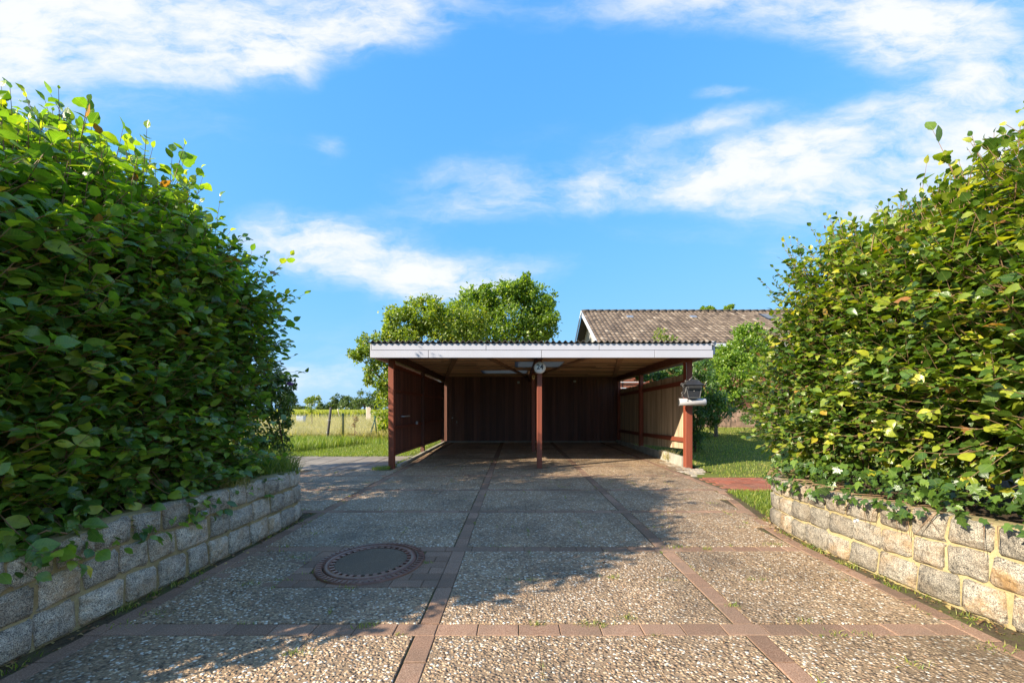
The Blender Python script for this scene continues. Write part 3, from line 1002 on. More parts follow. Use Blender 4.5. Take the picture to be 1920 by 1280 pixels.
# ------------------------------------------------------------------ hedges
def lump(p, s=1.0, seed=0):
    a = np.sin(p[:, 0] * 3.1 * s + seed) * np.cos(p[:, 2] * 2.7 * s + 1.3 + seed) + np.sin(p[:, 1] * 2.9 * s + .7 + seed) * np.sin(p[:, 2] * 4.1 * s + .4)
    b = np.sin(p[:, 0] * 7.3 * s + 2 + seed) * np.sin(p[:, 1] * 6.7 * s + 1) * np.cos(p[:, 2] * 8.1 * s)
    return a * .5 + b * .5


def rbox(p, lo, hi, r):
    c = (lo + hi) / 2; h = (hi - lo) / 2 - r
    q = np.abs(p - c) - h
    return np.linalg.norm(np.maximum(q, 0), axis=1) + np.minimum(q.max(1), 0) - r


def sdf_left(p):
    q = p.copy()
    # front end leans back with height, top rises towards the back, face bellies out
    q[:, 1] -= .65 * np.clip((p[:, 2] - 1.0) / 1.8, 0, 1.2) ** 2 * np.clip((2.6 - p[:, 1]) / 1.2, 0, 1)
    q[:, 2] += .38 * np.clip((p[:, 1] - 2.5) / .9, 0, 1.4) ** 1.5 * np.clip((p[:, 0] + 3.2) / .6, 0, 1)
    q[:, 2] -= .38 * np.clip((p[:, 1] - 1.6) / 2.0, 0, 1) + .22 * np.clip((-2.7 - p[:, 0]) / 1.2, 0, 1)
    q[:, 0] -= .10 * np.sin(np.clip((p[:, 2] - .5) / 2.2, 0, 1) * np.pi)
    return rbox(q, np.array([-4.3, 1.02, .05]), np.array([-2.30, 3.62, 2.34]), .32) + .075 * lump(p)


def sdf_right(p):
    q = p.copy()
    q[:, 2] -= .10 * np.clip((p[:, 0] - 2.9) / 1.0, 0, 1) + .0
    q[:, 0] += .16 * np.sin(np.clip((p[:, 2] - .5) / 2.2, 0, 1) * np.pi)
    q[:, 1] -= .35 * np.clip((p[:, 2] - 1.0) / 1.7, 0, 1) ** 2 * -np.clip((p[:, 1] - 3.0) / 1.2, 0, 1)
    lo = .74
    return rbox(q, np.array([2.78, .75, lo - .10]), np.array([4.7, 4.35, 2.54]), .30) + .07 * lump(p, 1.0, 2.0)


def grad(f, p, e=.03):
    g = np.stack([f(p + np.eye(3)[i] * e) - f(p - np.eye(3)[i] * e) for i in range(3)], -1)
    return norm(g)


def shell(f, lo, hi, n, d0, d1, keep=None):
    out = []
    tot = 0
    while tot < n:
        p = rng.uniform(lo, hi, (n * 3, 3))
        d = f(p); k = (d > d0) & (d < d1)
        if keep is not None: k &= keep(p)
        out.append(p[k]); tot += k.sum()
    return np.concatenate(out)[:n]


def shoots_to_leaves(P0, D, L, per, size, upbias=.75, alt=.8, droop=.1):
    """P0,D (n,3), L (n,) -> leaf arrays and twig polylines"""
    n = len(P0)
    up = np.array([0, 0, 1.])
    P1 = P0 + D * (L * .5)[:, None]
    D2 = norm(D + up * .35 + rng.normal(0, .12, (n, 3)))
    P2 = P1 + D2 * (L * .5)[:, None]
    LP = []; LA = []; LN = []; LS = []
    side0 = norm(np.cross(D, up) + rng.normal(0, .15, (n, 3)))
    for k in range(per):
        t = (k + .8) / per + rng.uniform(-.03, .03, n)
        t = np.clip(t, 0, 1)
        base = np.where((t < .5)[:, None], P0 + D * (L * t)[:, None], P1 + D2 * (L * (t - .5))[:, None])
        dd = np.where((t < .5)[:, None], D, D2)
        sgn = 1 if k % 2 else -1
        ax = norm(dd * .55 + side0 * sgn * alt + rng.normal(0, .28, (n, 3)) - up * droop) if k < per - 1 else norm(dd + rng.normal(0, .15, (n, 3)))
        nr = norm(up * upbias + norm(P2 - P0) * .35 + rng.normal(0, .38, (n, 3)))
        LP.append(base); LA.append(ax); LN.append(nr)
        LS.append(size * np.clip(rng.lognormal(-.12, .30, n), .35, 1.28) * (1.0 if k < per - 1 else .8))
    return np.concatenate(LP), np.concatenate(LA), np.concatenate(LN), np.concatenate(LS), np.stack([P0, P1, P2], 1)


def hedge(name, root, f, lo, hi, nsh, mat, size, extra, keep=None, outdir=None, lime=None):
    P = shell(f, lo, hi, nsh, -.34, -.12, keep)
    n = grad(f, P)
    D = norm(n * .9 + np.array([0, 0, .30]) + rng.normal(0, .38, P.shape))
    L = rng.uniform(.22, .42, nsh)
    a = [shoots_to_leaves(P, D, L, 8, size)]
    # loose tip shoots that break the outline on top
    nt_ = int(nsh * .10)
    P = shell(f, lo, hi, nt_, -.16, -.02, (lambda q: (keep(q) if keep else True) & (q[:, 2] > hi[2] - 1.0)))
    n = grad(f, P)
    k = n[:, 2] > .2
    P = P[k]; n = n[k]
    D = norm(n * .6 + np.array([0, 0, .8]) + rng.normal(0, .34, P.shape))
    a.append(shoots_to_leaves(P, D, rng.uniform(.22, .48, len(P)), 9, size * .85, .5))
    for (p0, p1, per, sz) in extra:
        p0 = np.array([p0]); p1 = np.array([p1]); d = p1 - p0
        ll = np.linalg.norm(d, axis=1)
        a.append(shoots_to_leaves(p0, norm(d - np.array([0, 0, .12])), ll * 1.04, per, sz, .5))
    # deep leaf layer closes the inside
    P2 = shell(f, lo, hi, int(nsh * 1.6), -.52, -.25, keep)
    n2 = grad(f, P2)
    LP = np.concatenate([x[0] for x in a] + [P2]); LA = np.concatenate([x[1] for x in a] + [norm(rng.normal(0, 1, P2.shape))])
    LN = np.concatenate([x[2] for x in a] + [norm(n2 + rng.normal(0, .3, P2.shape))]); LS = np.concatenate([x[3] for x in a] + [np.full(len(P2), size * 1.8)])
    up_ = np.clip((LP[:, 2] - 1.6) / 1.2, 0, 1)  # sunlit look of the upper hedge put into leaf colour, limier with height
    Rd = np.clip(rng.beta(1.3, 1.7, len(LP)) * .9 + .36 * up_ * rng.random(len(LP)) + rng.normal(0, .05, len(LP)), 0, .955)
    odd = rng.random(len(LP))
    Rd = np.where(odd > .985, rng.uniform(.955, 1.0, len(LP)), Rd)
    # the 300 that show largest stand as leaves of their own
    cam_p = np.array([0, 0, 1.1])
    dv = LP - cam_p; dist = np.linalg.norm(dv, axis=1)
    px = 967 + 720 * LP[:, 0] / LP[:, 1]; py = 766 - 720 * (LP[:, 2] - 1.1) / LP[:, 1]
    vis = (LP[:, 1] > .3) & (px > 5) & (px < 1915) & (py > 5) & (py < 1275)
    sd = f(LP)
    score = LS / dist * vis * (sd > -.06) * np.abs((norm(LN) * dv).sum(1) / dist + .05)
    order = np.argsort(-score)[:300]
    mask = np.zeros(len(LP), bool); mask[order] = True
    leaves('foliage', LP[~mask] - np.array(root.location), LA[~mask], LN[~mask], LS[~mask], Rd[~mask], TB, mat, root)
    # shared meshes for the single leaves
    protos = []
    V0, F0 = TB
    for i in range(14):
        cu = .3 + 1.8 * i / 13; wd_ = random.uniform(.82, 1.18)
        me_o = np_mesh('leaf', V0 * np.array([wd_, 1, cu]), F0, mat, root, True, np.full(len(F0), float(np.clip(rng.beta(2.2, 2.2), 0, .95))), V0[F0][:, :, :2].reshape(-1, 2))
        protos.append(me_o)
    for j, i in enumerate(order):
        if j < len(protos): o = protos[j]
        else:
            o = protos[j % len(protos)].copy(); o.parent = root; COL.objects.link(o)
        ax = Vector(norm(LA[i])); B = ax.cross(Vector(LN[i])).normalized(); Nn = B.cross(ax)
        Mx = Matrix((B, ax, Nn)).transposed().to_4x4()
        Mx = Mx @ Matrix.Scale(float(LS[i]), 4)
        Mx.translation = Vector(LP[i]) - Vector(root.location)
        o.matrix_local = Mx
    tw = np.concatenate([x[4] for x in a]) - np.array(root.location)
    twigs('twigs', tw, (.0035, .0026, .0012), M['twig'], root)
    return LP


def stems(root, spots, z0, z1, r=.018):
    for (x, y, dx, dy) in spots:
        mb = MB()
        pts = [(x, y, z0), (x + dx * .3 + random.uniform(-.03, .03), y + dy * .3, z0 + (z1 - z0) * .35), (x + dx * .7 + random.uniform(-.04, .04), y + dy * .7, z0 + (z1 - z0) * .7), (x + dx, y + dy, z1)]
        rr = r * random.uniform(.6, 1.2)
        mb.tube([Vector(p) - root.location for p in pts], [rr, rr * .9, rr * .7, rr * .4], 6)
        mb.build('stem', M['bark'], root)


hl = empty('beech_hedge', (-3.2, 2.9, .47), 'tall dark green beech hedge on the left, mostly in its own shade', 'hedge')
ex = []
def px_shoot(px0, py0, D0, px1, py1, D1, per, sz): ex.append((tuple(W(px0, py0, D0)), tuple(W(px1, py1, D1)), per, sz))
px_shoot(320, 420, 3.0, 335, 290, 3.0, 10, .095)
px_shoot(240, 400, 2.8, 250, 285, 2.8, 9, .095)
px_shoot(175, 330, 2.6, 172, 222, 2.6, 8, .1)
px_shoot(205, 340, 2.7, 225, 240, 2.6, 8, .09)
px_shoot(385, 500, 3.6, 415, 372, 3.5, 10, .085)
px_shoot(430, 570, 4.0, 545, 475, 4.0, 12, .085)
px_shoot(450, 560, 4.1, 470, 470, 4.0, 8, .08)
px_shoot(450, 620, 4.1, 556, 532, 4.0, 12, .085)
px_shoot(440, 640, 4.2, 525, 575, 4.2, 9, .08)
px_shoot(440, 650, 4.2, 538, 640, 4.2, 10, .08)
px_shoot(450, 720, 4.3, 566, 690, 4.3, 11, .085)
px_shoot(430, 600, 4.2, 520, 600, 4.2, 9, .075)
px_shoot(350, 430, 3.3, 372, 330, 3.3, 8, .08)
px_shoot(60, 290, 2.4, 45, 205, 2.4, 8, .08)
px_shoot(10, 260, 2.2, 2, 165, 2.2, 8, .08)
for k in range(34):
    yy_ = 1.45 + 1.5 * k / 34 + random.uniform(-.05, .05)
    ex.append(((-2.42, yy_, random.uniform(.55, .72)), (-2.10 + random.uniform(-.05, .03), yy_ + random.uniform(-.12, .12), random.uniform(.34, .50)), 7, .075))
hedge('beech', hl, sdf_left, np.array([-4.5, .9, .35]), np.array([-2.1, 5.0, 3.4]), 5200, M['hedge_l'], .072, ex,
      keep=lambda q: (q[:, 0] > -3.9) & (q[:, 2] > .31))
stems(hl, [(-2.62, 1.5 + i * .42, random.uniform(-.1, .1), random.uniform(-.1, .1)) for i in range(6)], .46, 1.9)

hr = empty('hornbeam_hedge', (3.6, 2.6, .43), 'tall sunlit light green hedge on the right above the ivy', 'hedge')
ex = []
px_shoot(1810, 420, 2.6, 1775, 232, 2.55, 9, .085)
px_shoot(1870, 400, 2.5, 1868, 265, 2.5, 8, .085)
px_shoot(1725, 430, 3.0, 1728, 315, 3.0, 8, .06)
px_shoot(1590, 510, 3.7, 1573, 402, 3.7, 8, .06)
px_shoot(1560, 520, 3.9, 1548, 432, 3.9, 7, .06)
px_shoot(1815, 370, 2.7, 1808, 300, 2.7, 5, .06)
px_shoot(1560, 570, 4.2, 1500, 505, 4.2, 7, .06)
px_shoot(1560, 600, 4.3, 1462, 578, 4.3, 8, .055)
px_shoot(1905, 380, 2.4, 1910, 262, 2.4, 8, .075)
px_shoot(1690, 460, 3.2, 1655, 385, 3.2, 7, .06)
hedge('hornbeam', hr, sdf_right, np.array([2.3, .7, .6]), np.array([4.8, 4.9, 3.2]), 5200, M['hedge_r'], .066, ex,
      keep=lambda q: (q[:, 0] < 4.4) & (q[:, 1] > 1.0))
stems(hr, [(3.05 + random.uniform(-.1, .2), 1.5 + i * .26, random.uniform(-.15, .15), random.uniform(-.1, .1)) for i in range(10)], .42, 1.6, .014)

# ivy on the right wall
ivy = empty('ivy', (2.75, 2.6, .43), 'glossy dark green ivy trailing over the top of the sunlit wall', 'ivy')
P = []; NRM = []
for k in range(1350):
    s = rng.uniform(.3, Lr - .5); p, t = fr(s); n = np.array([t[1], -t[0]]) * -1
    h = .52 * (1.0 - .17 * max(0, min(1, (s - 1.2) / 2.2)))
    u = rng.uniform(-1, 1)
    lobe = .5 + .5 * math.sin(s * 5.1) * math.sin(s * 2.3 + 1)
    if u < -.52:
        # hanging over the face in tongues
        d = rng.random() * (.02 + .10 * lobe)
        off = .03 + rng.uniform(0, .04); z = h + .03 - d
        if rng.random() > .25 + .75 * lobe: continue
        nn = np.array([n[0], n[1], .5])
    else:
        off = .03 - rng.uniform(0, .42); z = h + .03 + rng.uniform(0, .16) * (1 - abs(off) * .2)
        nn = np.array([n[0] * .5, n[1] * .5, .8])
    q = p + n * off
    P.append((q[0], q[1], z)); NRM.append(nn)
P = np.array(P); NRM = norm(np.array(NRM) + rng.normal(0, .3, (len(P), 3)))
AX = norm(rng.normal(0, .6, P.shape) + np.array([-.3, 0, -.5])); S = rng.uniform(.035, .075, len(P)); Rd = rng.beta(2, 2.5, len(P))
sc_ = -P[:, 1] * 0 + S / np.linalg.norm(P - np.array([0, 0, 1.1]), axis=1)
od = np.argsort(-sc_)[:300]; mk = np.zeros(len(P), bool); mk[od] = True
leaves('ivy_foliage', P[~mk] - np.array(ivy.location), AX[~mk], NRM[~mk], S[~mk], Rd[~mk], TI, M['ivy'], ivy)
V0, F0 = TI
pro = [np_mesh('ivy_leaf', V0 * np.array([1, 1, .5 + .3 * i]), F0, M['ivy'], ivy, True, np.full(len(F0), i / 6), V0[F0][:, :, :2].reshape(-1, 2)) for i in range(6)]
for j, i in enumerate(od):
    if j < 6: o = pro[j]
    else: o = pro[j % 6].copy(); o.parent = ivy; COL.objects.link(o)
    ax = Vector(AX[i]); B = ax.cross(Vector(NRM[i])).normalized(); Nn = B.cross(ax)
    Mx = Matrix((B, ax, Nn)).transposed().to_4x4() @ Matrix.Scale(float(S[i]), 4)
    Mx.translation = Vector(P[i]) - ivy.location; o.matrix_local = Mx
ns = 60
tp = []
for k in range(ns):
    s = rng.uniform(.6, Lr - .9); p, t = fr(s); n = np.array([t[1], -t[0]]) * -1
    q0 = p - n * .25; q1 = p + n * .02; q2 = p + n * .06 + t * rng.uniform(-.1, .1)
    tp.append([(q0[0], q0[1], .48), (q1[0], q1[1], .50), (q2[0], q2[1], rng.uniform(.3, .47))])
twigs('ivy_vines', np.array(tp) - np.array(ivy.location), (.003, .003, .0015), M['twig'], ivy)

# maple seedling leaves and grasses along the left wall top
sd = empty('maple_seedling', (-2.2, 1.75, .47), 'young maple seedling with yellow green leaves at the left wall top', 'seedling')
n = 16
P = np.stack([rng.uniform(-2.3, -2.15, n), rng.uniform(1.66, 2.1, n), rng.uniform(.38, .56, n)], -1)
leaves('leaves', P - np.array(sd.location), norm(rng.normal(0, .5, (n, 3)) + np.array([.6, -.3, -.2])), norm(rng.normal(0, .3, (n, 3)) + np.array([.6, -.5, .8])), rng.uniform(.045, .075, n), rng.uniform(.6, 1, n), TI, M['ivy'], sd)
mb = MB(); mb.tube([(-.1, 0, 0), (0, .05, .06), (.04, .1, .03)], .004, 5); mb.build('stem', M['twig'], sd)


def tuft(name, cx, cy, cz, rad, n, h, mat, label, cat, group=None, lean=1.0, w=.006, kind=None, rr=(0, 1)):
    rt = rng.uniform(0, 1, n) ** .5 * rad; th = rng.uniform(0, 2 * np.pi, n)
    P = np.stack([rt * np.cos(th), rt * np.sin(th), np.zeros(n)], -1)
    o = blades(name, P, rng.uniform(.4, 1, n) * h, np.full(n, w) * rng.uniform(.6, 1.3, n), lean, mat, rng.uniform(*rr, n), kind=None, drop=.15)
    o.location = (cx, cy, cz)
    return tag(o, label, cat, group, kind)


tuft('grass_tussock', -2.33, 3.72, .46, .20, 800, .26, M['grass'], 'long green grass tussock drooping over the far end of the left wall', 'grass', lean=1.3, w=.005)
tuft('dry_grass_tussock', -2.27, 3.05, .46, .13, 420, .16, M['grass_dry'], 'dry straw coloured grass hanging over the shaded wall', 'grass', lean=1.5, w=.004)
tuft('grass_tussock', -2.62, 4.0, .46, .25, 700, .30, M['grass'], 'taller green grass behind the far end of the left wall', 'grass', lean=1.0, w=.006)

# ------------------------------------------------------------------ carport
cpt = empty('carport', (.44, 9.8, 0), 'double carport of red brown timber with white fascia and corrugated roof', 'carport')
CO = Vector(cpt.location)


def cbox(name, mat, x0, x1, y0, y1, z0, z1, bev=.003, parent=cpt):
    c = Vector(((x0 + x1) / 2, (y0 + y1) / 2, (z0 + z1) / 2))
    mb = MB(); mb.box(x0 - c.x, x1 - c.x, y0 - c.y, y1 - c.y, z0 - c.z, z1 - c.z, bev)
    o = mb.build(name, mat, parent)
    off = CO if parent is cpt else Vector(parent.location)
    o.location = c - off
    return o


def cbar(name, mat, p, q, w, t, parent=cpt, bev=.002, up=(0, 0, 1)):
    p = Vector(p); q = Vector(q); c = (p + q) / 2
    mb = MB(); mb.bar(p - c, q - c, w, t, up, bev)
    o = mb.build(name, mat, parent); o.location = c - Vector(parent.location)
    return o


for (x, y, w) in ((-2.304, 7.14, .102), (.44, 7.13, .093), (3.235, 7.22, .125), (.455, 9.9, .10)):
    cbox('post', M['red_wood'], x - w / 2, x + w / 2, y - w / 2, y + w / 2, -.02, 2.0, .006)
for (x0, y0) in ((-2.335, 9.65), (-2.385, 12.55)):
    cbox('post', M['left_board'] if y0 < 10 else M['dark_board'], x0 - .045, x0 + .045, y0 - .05, y0 + .05, -.02, 2.0, .004)
for (xa, xb, w) in ((-2.304, -2.39, .10), (.44, .46, .10), (3.235, 3.37, .10)):
    cbar('beam', M['dark_board'] if xa < 3 else M['left_board'], (xa, 6.72, 2.075), (xb, 12.72, 2.075), w, .147)
# fascia: two rows of cladding boards with staggered seams
FY = 6.66
seam_u = [-2.58, -.52, 2.03 - .9, 3.47]
def fascia_row(z0, z1, cuts, y):
    for a, b in zip(cuts, cuts[1:]):
        cbox('fascia_board', M['fascia'], a + .004, b - .004, y, y + .022, z0, z1, .002)
fx = lambda px: (px - 967) / 720 * 6.67
fascia_row(1.985, 2.112, [fx(694.5), fx(803.5), fx(1015.5), fx(1227.5), fx(1337)], FY)
fascia_row(2.120, 2.232, [fx(696.5), fx(911.5), fx(1123.5), fx(1335)], FY + .004)
cbox('fascia_backing', M['seam'], -2.52, 3.42, FY + .028, FY + .05, 1.99, 2.225)
cbox('side_fascia', M['fascia'], -2.545, -2.523, FY + .05, 12.9, 2.0, 2.23)
cbox('side_fascia', M['fascia'], 3.422, 3.444, FY + .05, 12.9, 2.0, 2.23)
cbox('corner_cap', M['fascia'], 3.385, 3.475, FY - .006, FY + .06, 2.205, 2.27, .003)
cbox('corner_cap', M['fascia'], 3.447, 3.49, FY + .062, FY + .12, 2.05, 2.205, .003)
# ceiling boards under the roof
y = 6.80
sk = [(-1.0, .33, 10.65, 11.75), (-.02, 1.12, 8.75, 9.95)]
while y < 12.72:
    y1 = y + .138
    segs = [(-2.5, 3.41)]
    for (a, b, c, d) in sk:
        if y1 > c and y < d:
            ns_ = []
            for (s0, s1) in segs:
                if a > s0 and b < s1: ns_ += [(s0, a), (b, s1)]
                else: ns_.append((s0, s1))
            segs = ns_
    for (s0, s1) in segs:
        # board butt joints at random
        cuts = [s0] + ([random.uniform(s0 + .8, s1 - .8)] if s1 - s0 > 2.2 else []) + [s1]
        for a, b in zip(cuts, cuts[1:]):
            cbox('ceiling_board', M['ceil_board'], a + .003, b - .003, y + .004, y1 - .008, 2.150 + random.uniform(0, .016), 2.180, .003)
    y = y1 + random.choice([0, 0, .0, .006])
for (a, b) in (((-1.05, 7.0, 2.138), (-2.26, 12.5, 2.138)), ((-.72, 7.0, 2.138), (.33, 12.3, 2.138)), ((1.62, 7.0, 2.138), (.62, 12.3, 2.138)), ((1.95, 7.0, 2.138), (3.2, 12.5, 2.138))):
    cbar('brace', M['ceil_brace'], a, b, .11, .03)
# corrugated sheet roof with two light panels
xs = np.arange(-2.56, 3.475, .0130)
ys = np.array([6.625, 8.75, 9.95, 10.65, 11.75, 13.1])
def rz(x, y): return 2.262 - (y - 6.6) * .006 + .019 * math.sin(x * 2 * math.pi / .104)
V = []; F = []; FS = []
nx = len(xs)
for t in (0, -.007):
    for yv in ys:
        for x in xs: V.append((x, yv, rz(x, yv) + t))
nb = nx * len(ys)
for j in range(len(ys) - 1):
    for i in range(nx - 1):
        a = j * nx + i; q = (a, a + 1, a + nx + 1, a + nx)
        yc = (ys[j] + ys[j + 1]) / 2; xc = xs[i]
        hole = any(s[0] < xc < s[1] and s[2] < yc < s[3] for s in sk)
        if hole: FS.append(q)
        else:
            F.append(q); F.append(tuple(nb + k for k in q[::-1]))
for i in range(nx - 1):
    F.append((nb + i, nb + i + 1, i + 1, i)); a = (len(ys) - 1) * nx
    F.append((a + i, a + i + 1, nb + a + i + 1, nb + a + i))
V = np.array(V)
np_mesh('corrugated_roof', V - np.array(CO), np.array(F), M['roof_sheet'], cpt, True)
for (a, b, c, d) in sk:
    cbox('roof_light', M['plastic_roof'], a + .002, b - .002, c - .04, d + .09, 2.184, 2.189, 0)
# back wall boards
x = -2.43; BY = 12.68
while x < 3.40:
    w = .104
    cbox('wall_board', M['dark_board'], x + .003, min(x + w, 3.42) - .003, BY + random.uniform(0, .006), BY + .03, .012, 2.15, .003)
    x += w
cbox('sill', M['concrete'], -2.45, 3.42, BY - .006, BY - .001, -.02, .03, .001)
cbox('light_stop_panel', M['dark_board'], -2.43, 3.42, BY + .032, BY + .045, -.01, 2.20)  # added unseen backing, stops daylight showing through the board gaps
for z in (.55, 1.5): cbox('back_rail', M['dark_board'], -2.4, 3.4, BY + .047, BY + .08, z, z + .08)
# door knob, lock plate, small shed door hinges
kn = MB(); kn.lathe([(.0001, -.07), (.022, -.066), (.026, -.05), (.018, -.035), (.009, -.03), (.009, 0)], 14, Matrix.Rotation(R(-90), 4, 'X')); o = kn.build('door_knob', M['galv'], cpt); o.location = Vector(((848 - 967) / 720 * 12.6, 12.69, .80)) - CO
cbox('lock_plate', M['mail_edge'], -1.96 - .0, -1.93, BY - .008, BY - .001, .62, .70)
cbox('wall_lamp', M['galv'], .05, .13, BY - .10, BY - .001, 1.93, 2.0, .01)
cbox('wall_lamp', M['galv'], 1.9, 1.98, BY - .10, BY - .001, 1.97, 2.03, .01)
# left side panels of narrow boards, raised off the ground
def lx(y): return -2.304 - (y - 7.14) * .0155
y = 7.205
while y < 12.6:
    w = .083
    zb = .215 - (y - 7.2) * .02
    cbox('side_board', M['left_board'], lx(y) - .040, lx(y) - .02 + random.uniform(0, .004), y + .0015, y + w - .0015, zb, 1.945 + random.uniform(0, .012), .002)
    y += w
for (z, ya, yb) in ((1.44, 7.2, 9.58), (1.44, 9.72, 12.5), (.74, 7.2, 9.58), (.74, 9.72, 12.5), (1.90, 7.2, 9.58), (1.90, 9.72, 12.5)):
    cbar('rail', M['red_rail'], (lx(ya) + .005, ya, z), (lx(yb) + .005, yb, z), .04, .05)
cbar('bottom_rail', M['left_board'], (lx(7.2), 7.2, .235), (lx(12.5), 12.5, .13), .03, .045)
hb = MB(); hb.tube([(0, -.24, 0), (.05, -.2, 0), (.05, .2, 0), (0, .24, 0)], .014, 8); o = hb.build('handle', M['tube'], cpt); o.location = Vector((lx(8.0) + .0, 8.0, .945)) - CO
sw = cbox('switch_box', M['tube'], lx(8.9) + .02, lx(8.9) + .06, 8.86, 8.94, .74, .81, .005)
# edging kerb under the left side
ke = empty('kerb', (-2.2, 9.9, 0), 'low concrete edging kerb along the left side of the carport floor', 'kerb')
for i in range(6):
    y0 = 7.35 + i * .9
    c = Vector((lx(y0 + .45) + .07, y0 + .45, .01)); mb = MB(); mb.box(-.035, .035, -.447, .447, -.05, .03, .006)
    o = mb.build('kerb_stone', M['concrete'], ke); o.location = c - ke.location

# right side fence inside the carport line
rf = empty('slat_fence', (3.3, 9.9, 0), 'weathered grey vertical slat fence with red rails on the right carport side', 'fence')
def rx(y): return 3.235 + (y - 7.2) * .028
y = 7.30
while y < 12.62:
    w = .098
    t = (y - 7.3) / 5.3
    zb = .33 - .28 * min(1, t * 1.15) if t < .85 else .06
    zt = 1.775 - .05 * t + random.uniform(-.012, .012)
    cbox('slat', M['grey_slat'], rx(y) + .03, rx(y) + .05 + random.uniform(0, .004), y + .003, y + w - .004 - random.uniform(0, .004), zb, zt, .002, rf)
    y += w
cbox('fence_post', M['red_wood'], rx(10.1) - .07, rx(10.1) + .028, 10.05, 10.15, -.02, 1.99, .005, rf)
cbox('fence_post', M['red_wood'], rx(12.55) - .06, rx(12.55) + .028, 12.5, 12.6, -.02, 1.99, .005, rf)
for (ya, yb, za, zb) in ((7.3, 10.04, 1.60, 1.57), (10.16, 12.49, 1.57, 1.55), (7.3, 8.55, .505, .47), (8.56, 10.04, .468, .43), (10.16, 12.49, .43, .385)):
    cbar('rail', M['red_rail'], (rx(ya) + .005, ya, za), (rx(yb) + .005, yb, zb), .045, .085, rf)
# vine sprig creeping through the fence
k2 = empty('kerb', (3.15, 9.8, 0), 'pale raised concrete kerb at the foot of the slat fence', 'kerb')
for i, (ya, yb) in enumerate(((7.3, 8.55), (8.56, 9.9), (9.91, 11.2), (11.21, 12.6))):
    ca = Vector((rx(ya) - .06, ya, 0)); cb = Vector((rx(yb) - .06, yb, 0)); cc = (ca + cb) / 2
    h = (.19, .15, .12, .09)[i]
    mb = MB(); mb.bar(ca - cc + Vector((0, 0, h / 2 - .01)), cb - cc + Vector((0, 0, h / 2 - .01)), .07, h + .02, bev=.006)
    o = mb.build('kerb_stone', M['concrete'], k2); o.location = cc - k2.location
tuft('dry_weeds', 3.19, 7.95, .05, .16, 160, .28, M['grass_dry'], 'dry weeds growing behind the pale kerb under the slat fence', 'weeds', lean=.8, w=.006)

# ------------------------------------------------------------------ house number lamp
hn = empty('house_number_lamp', (.44, 7.05, 1.865), 'round white house number lamp reading 24 on the middle post', 'lamp')
rot = Matrix.Rotation(R(90), 4, 'X')
hc = 1.1 + (766 - 689) / 720 * 7.0 - 1.865
Mx = Matrix.Translation((0, 0, hc)) @ rot
MB().lathe([(.085, -.015), (.108, -.01), (.110, .03), (.106, .05), (.092, .075), (.06, .09), (.0001, .096)], 40, Mx).build('globe', M['globe'], hn)
MB().lathe([(.06, -.05), (.06, -.014)], 24, Mx).build('back_plate', M['mail'], hn)


def text_mesh(txt, size, name, mat, parent, loc, rotm=(R(90), 0, 0), ex=.002):
    cu = bpy.data.curves.new(name, 'FONT'); cu.body = txt; cu.size = size; cu.extrude = ex; cu.align_x = 'CENTER'; cu.align_y = 'CENTER'; cu.offset = size * .012
    to = bpy.data.objects.new(name + '_tmp', cu); COL.objects.link(to)
    bpy.context.view_layer.update()
    me = bpy.data.meshes.new_from_object(to.evaluated_get(bpy.context.evaluated_depsgraph_get()))
    bpy.data.objects.remove(to); me.materials.clear(); me.materials.append(mat)
    o = link(bpy.data.objects.new(name, me), parent); o.location = loc; o.rotation_euler = rotm
    return o


text_mesh('24', .125, 'digits', M['digit'], hn, (0, -.0985, hc + .005), ex=.003)
ys_ = empty('small_yellow_box', (.455, 9.80, 1.9), 'small yellow plastic box on the rear middle post', 'box')
MB().poly([(-.035, 0, .05), (.035, 0, .05), (.035, 0, -.03), (0, 0, -.065), (-.035, 0, -.03)], (0, .04, 0)).build('case', M['yellow'], ys_)
MB().box(-.018, .018, -.006, .002, .0, .03).build('window', M['mail'], ys_)

# ------------------------------------------------------------------ mailbox: lantern form on the right post
D = 6.98
mbx = empty('mailbox', tuple(W(1296, 746, D)), 'black lantern shaped metal mailbox with wire scrolls on the right post', 'mailbox')
u = D / 720
def mp_(x, y): return ((x - 640) / 12.8 * u, (850 - y) / 12.8 * u)
# from the enlarged photo: body 560-930 at the slot, 600-880 at the foot
def prism(pf, pb, y0, y1, name, mat, parent):
    mbb = bmesh.new()
    a = [mbb.verts.new((x, y0, z)) for x, z in pf]; b = [mbb.verts.new((x, y1, z)) for x, z in pb]
    mbb.faces.new(a); mbb.faces.new(b[::-1])
    for k in range(len(a)): mbb.faces.new((a[k], b[k], b[(k + 1) % len(a)], a[(k + 1) % len(a)]))
    bmesh.ops.recalc_face_normals(mbb, faces=mbb.faces[:])
    me = bpy.data.meshes.new(name); mbb.to_mesh(me); mbb.free(); me.materials.append(mat)
    return link(bpy.data.objects.new(name, me), parent)
W1 = .185; W0 = .135; HB = .20
x0 = .09
prism([(-.09 + 0, .0), (.115, .0), (.150, HB), (-.125, HB)], [(-.09, .0), (.115, .0), (.150, HB), (-.125, HB)], -.085, .09, 'body', M['mail'], mbx)
# tapered front frame edges
for (a, b) in (((-.09, -.088, .004), (-.122, -.088, HB)), ((.115, -.088, .004), (.147, -.088, HB)), ((-.09, -.088, .004), (.115, -.088, .004)), ((-.125, -.088, HB), (.150, -.088, HB))):
    mb = MB(); mb.bar(a, b, .008, .008, up=(0, 1, 0)); mb.build('edge_strip', M['mail_edge'], mbx)
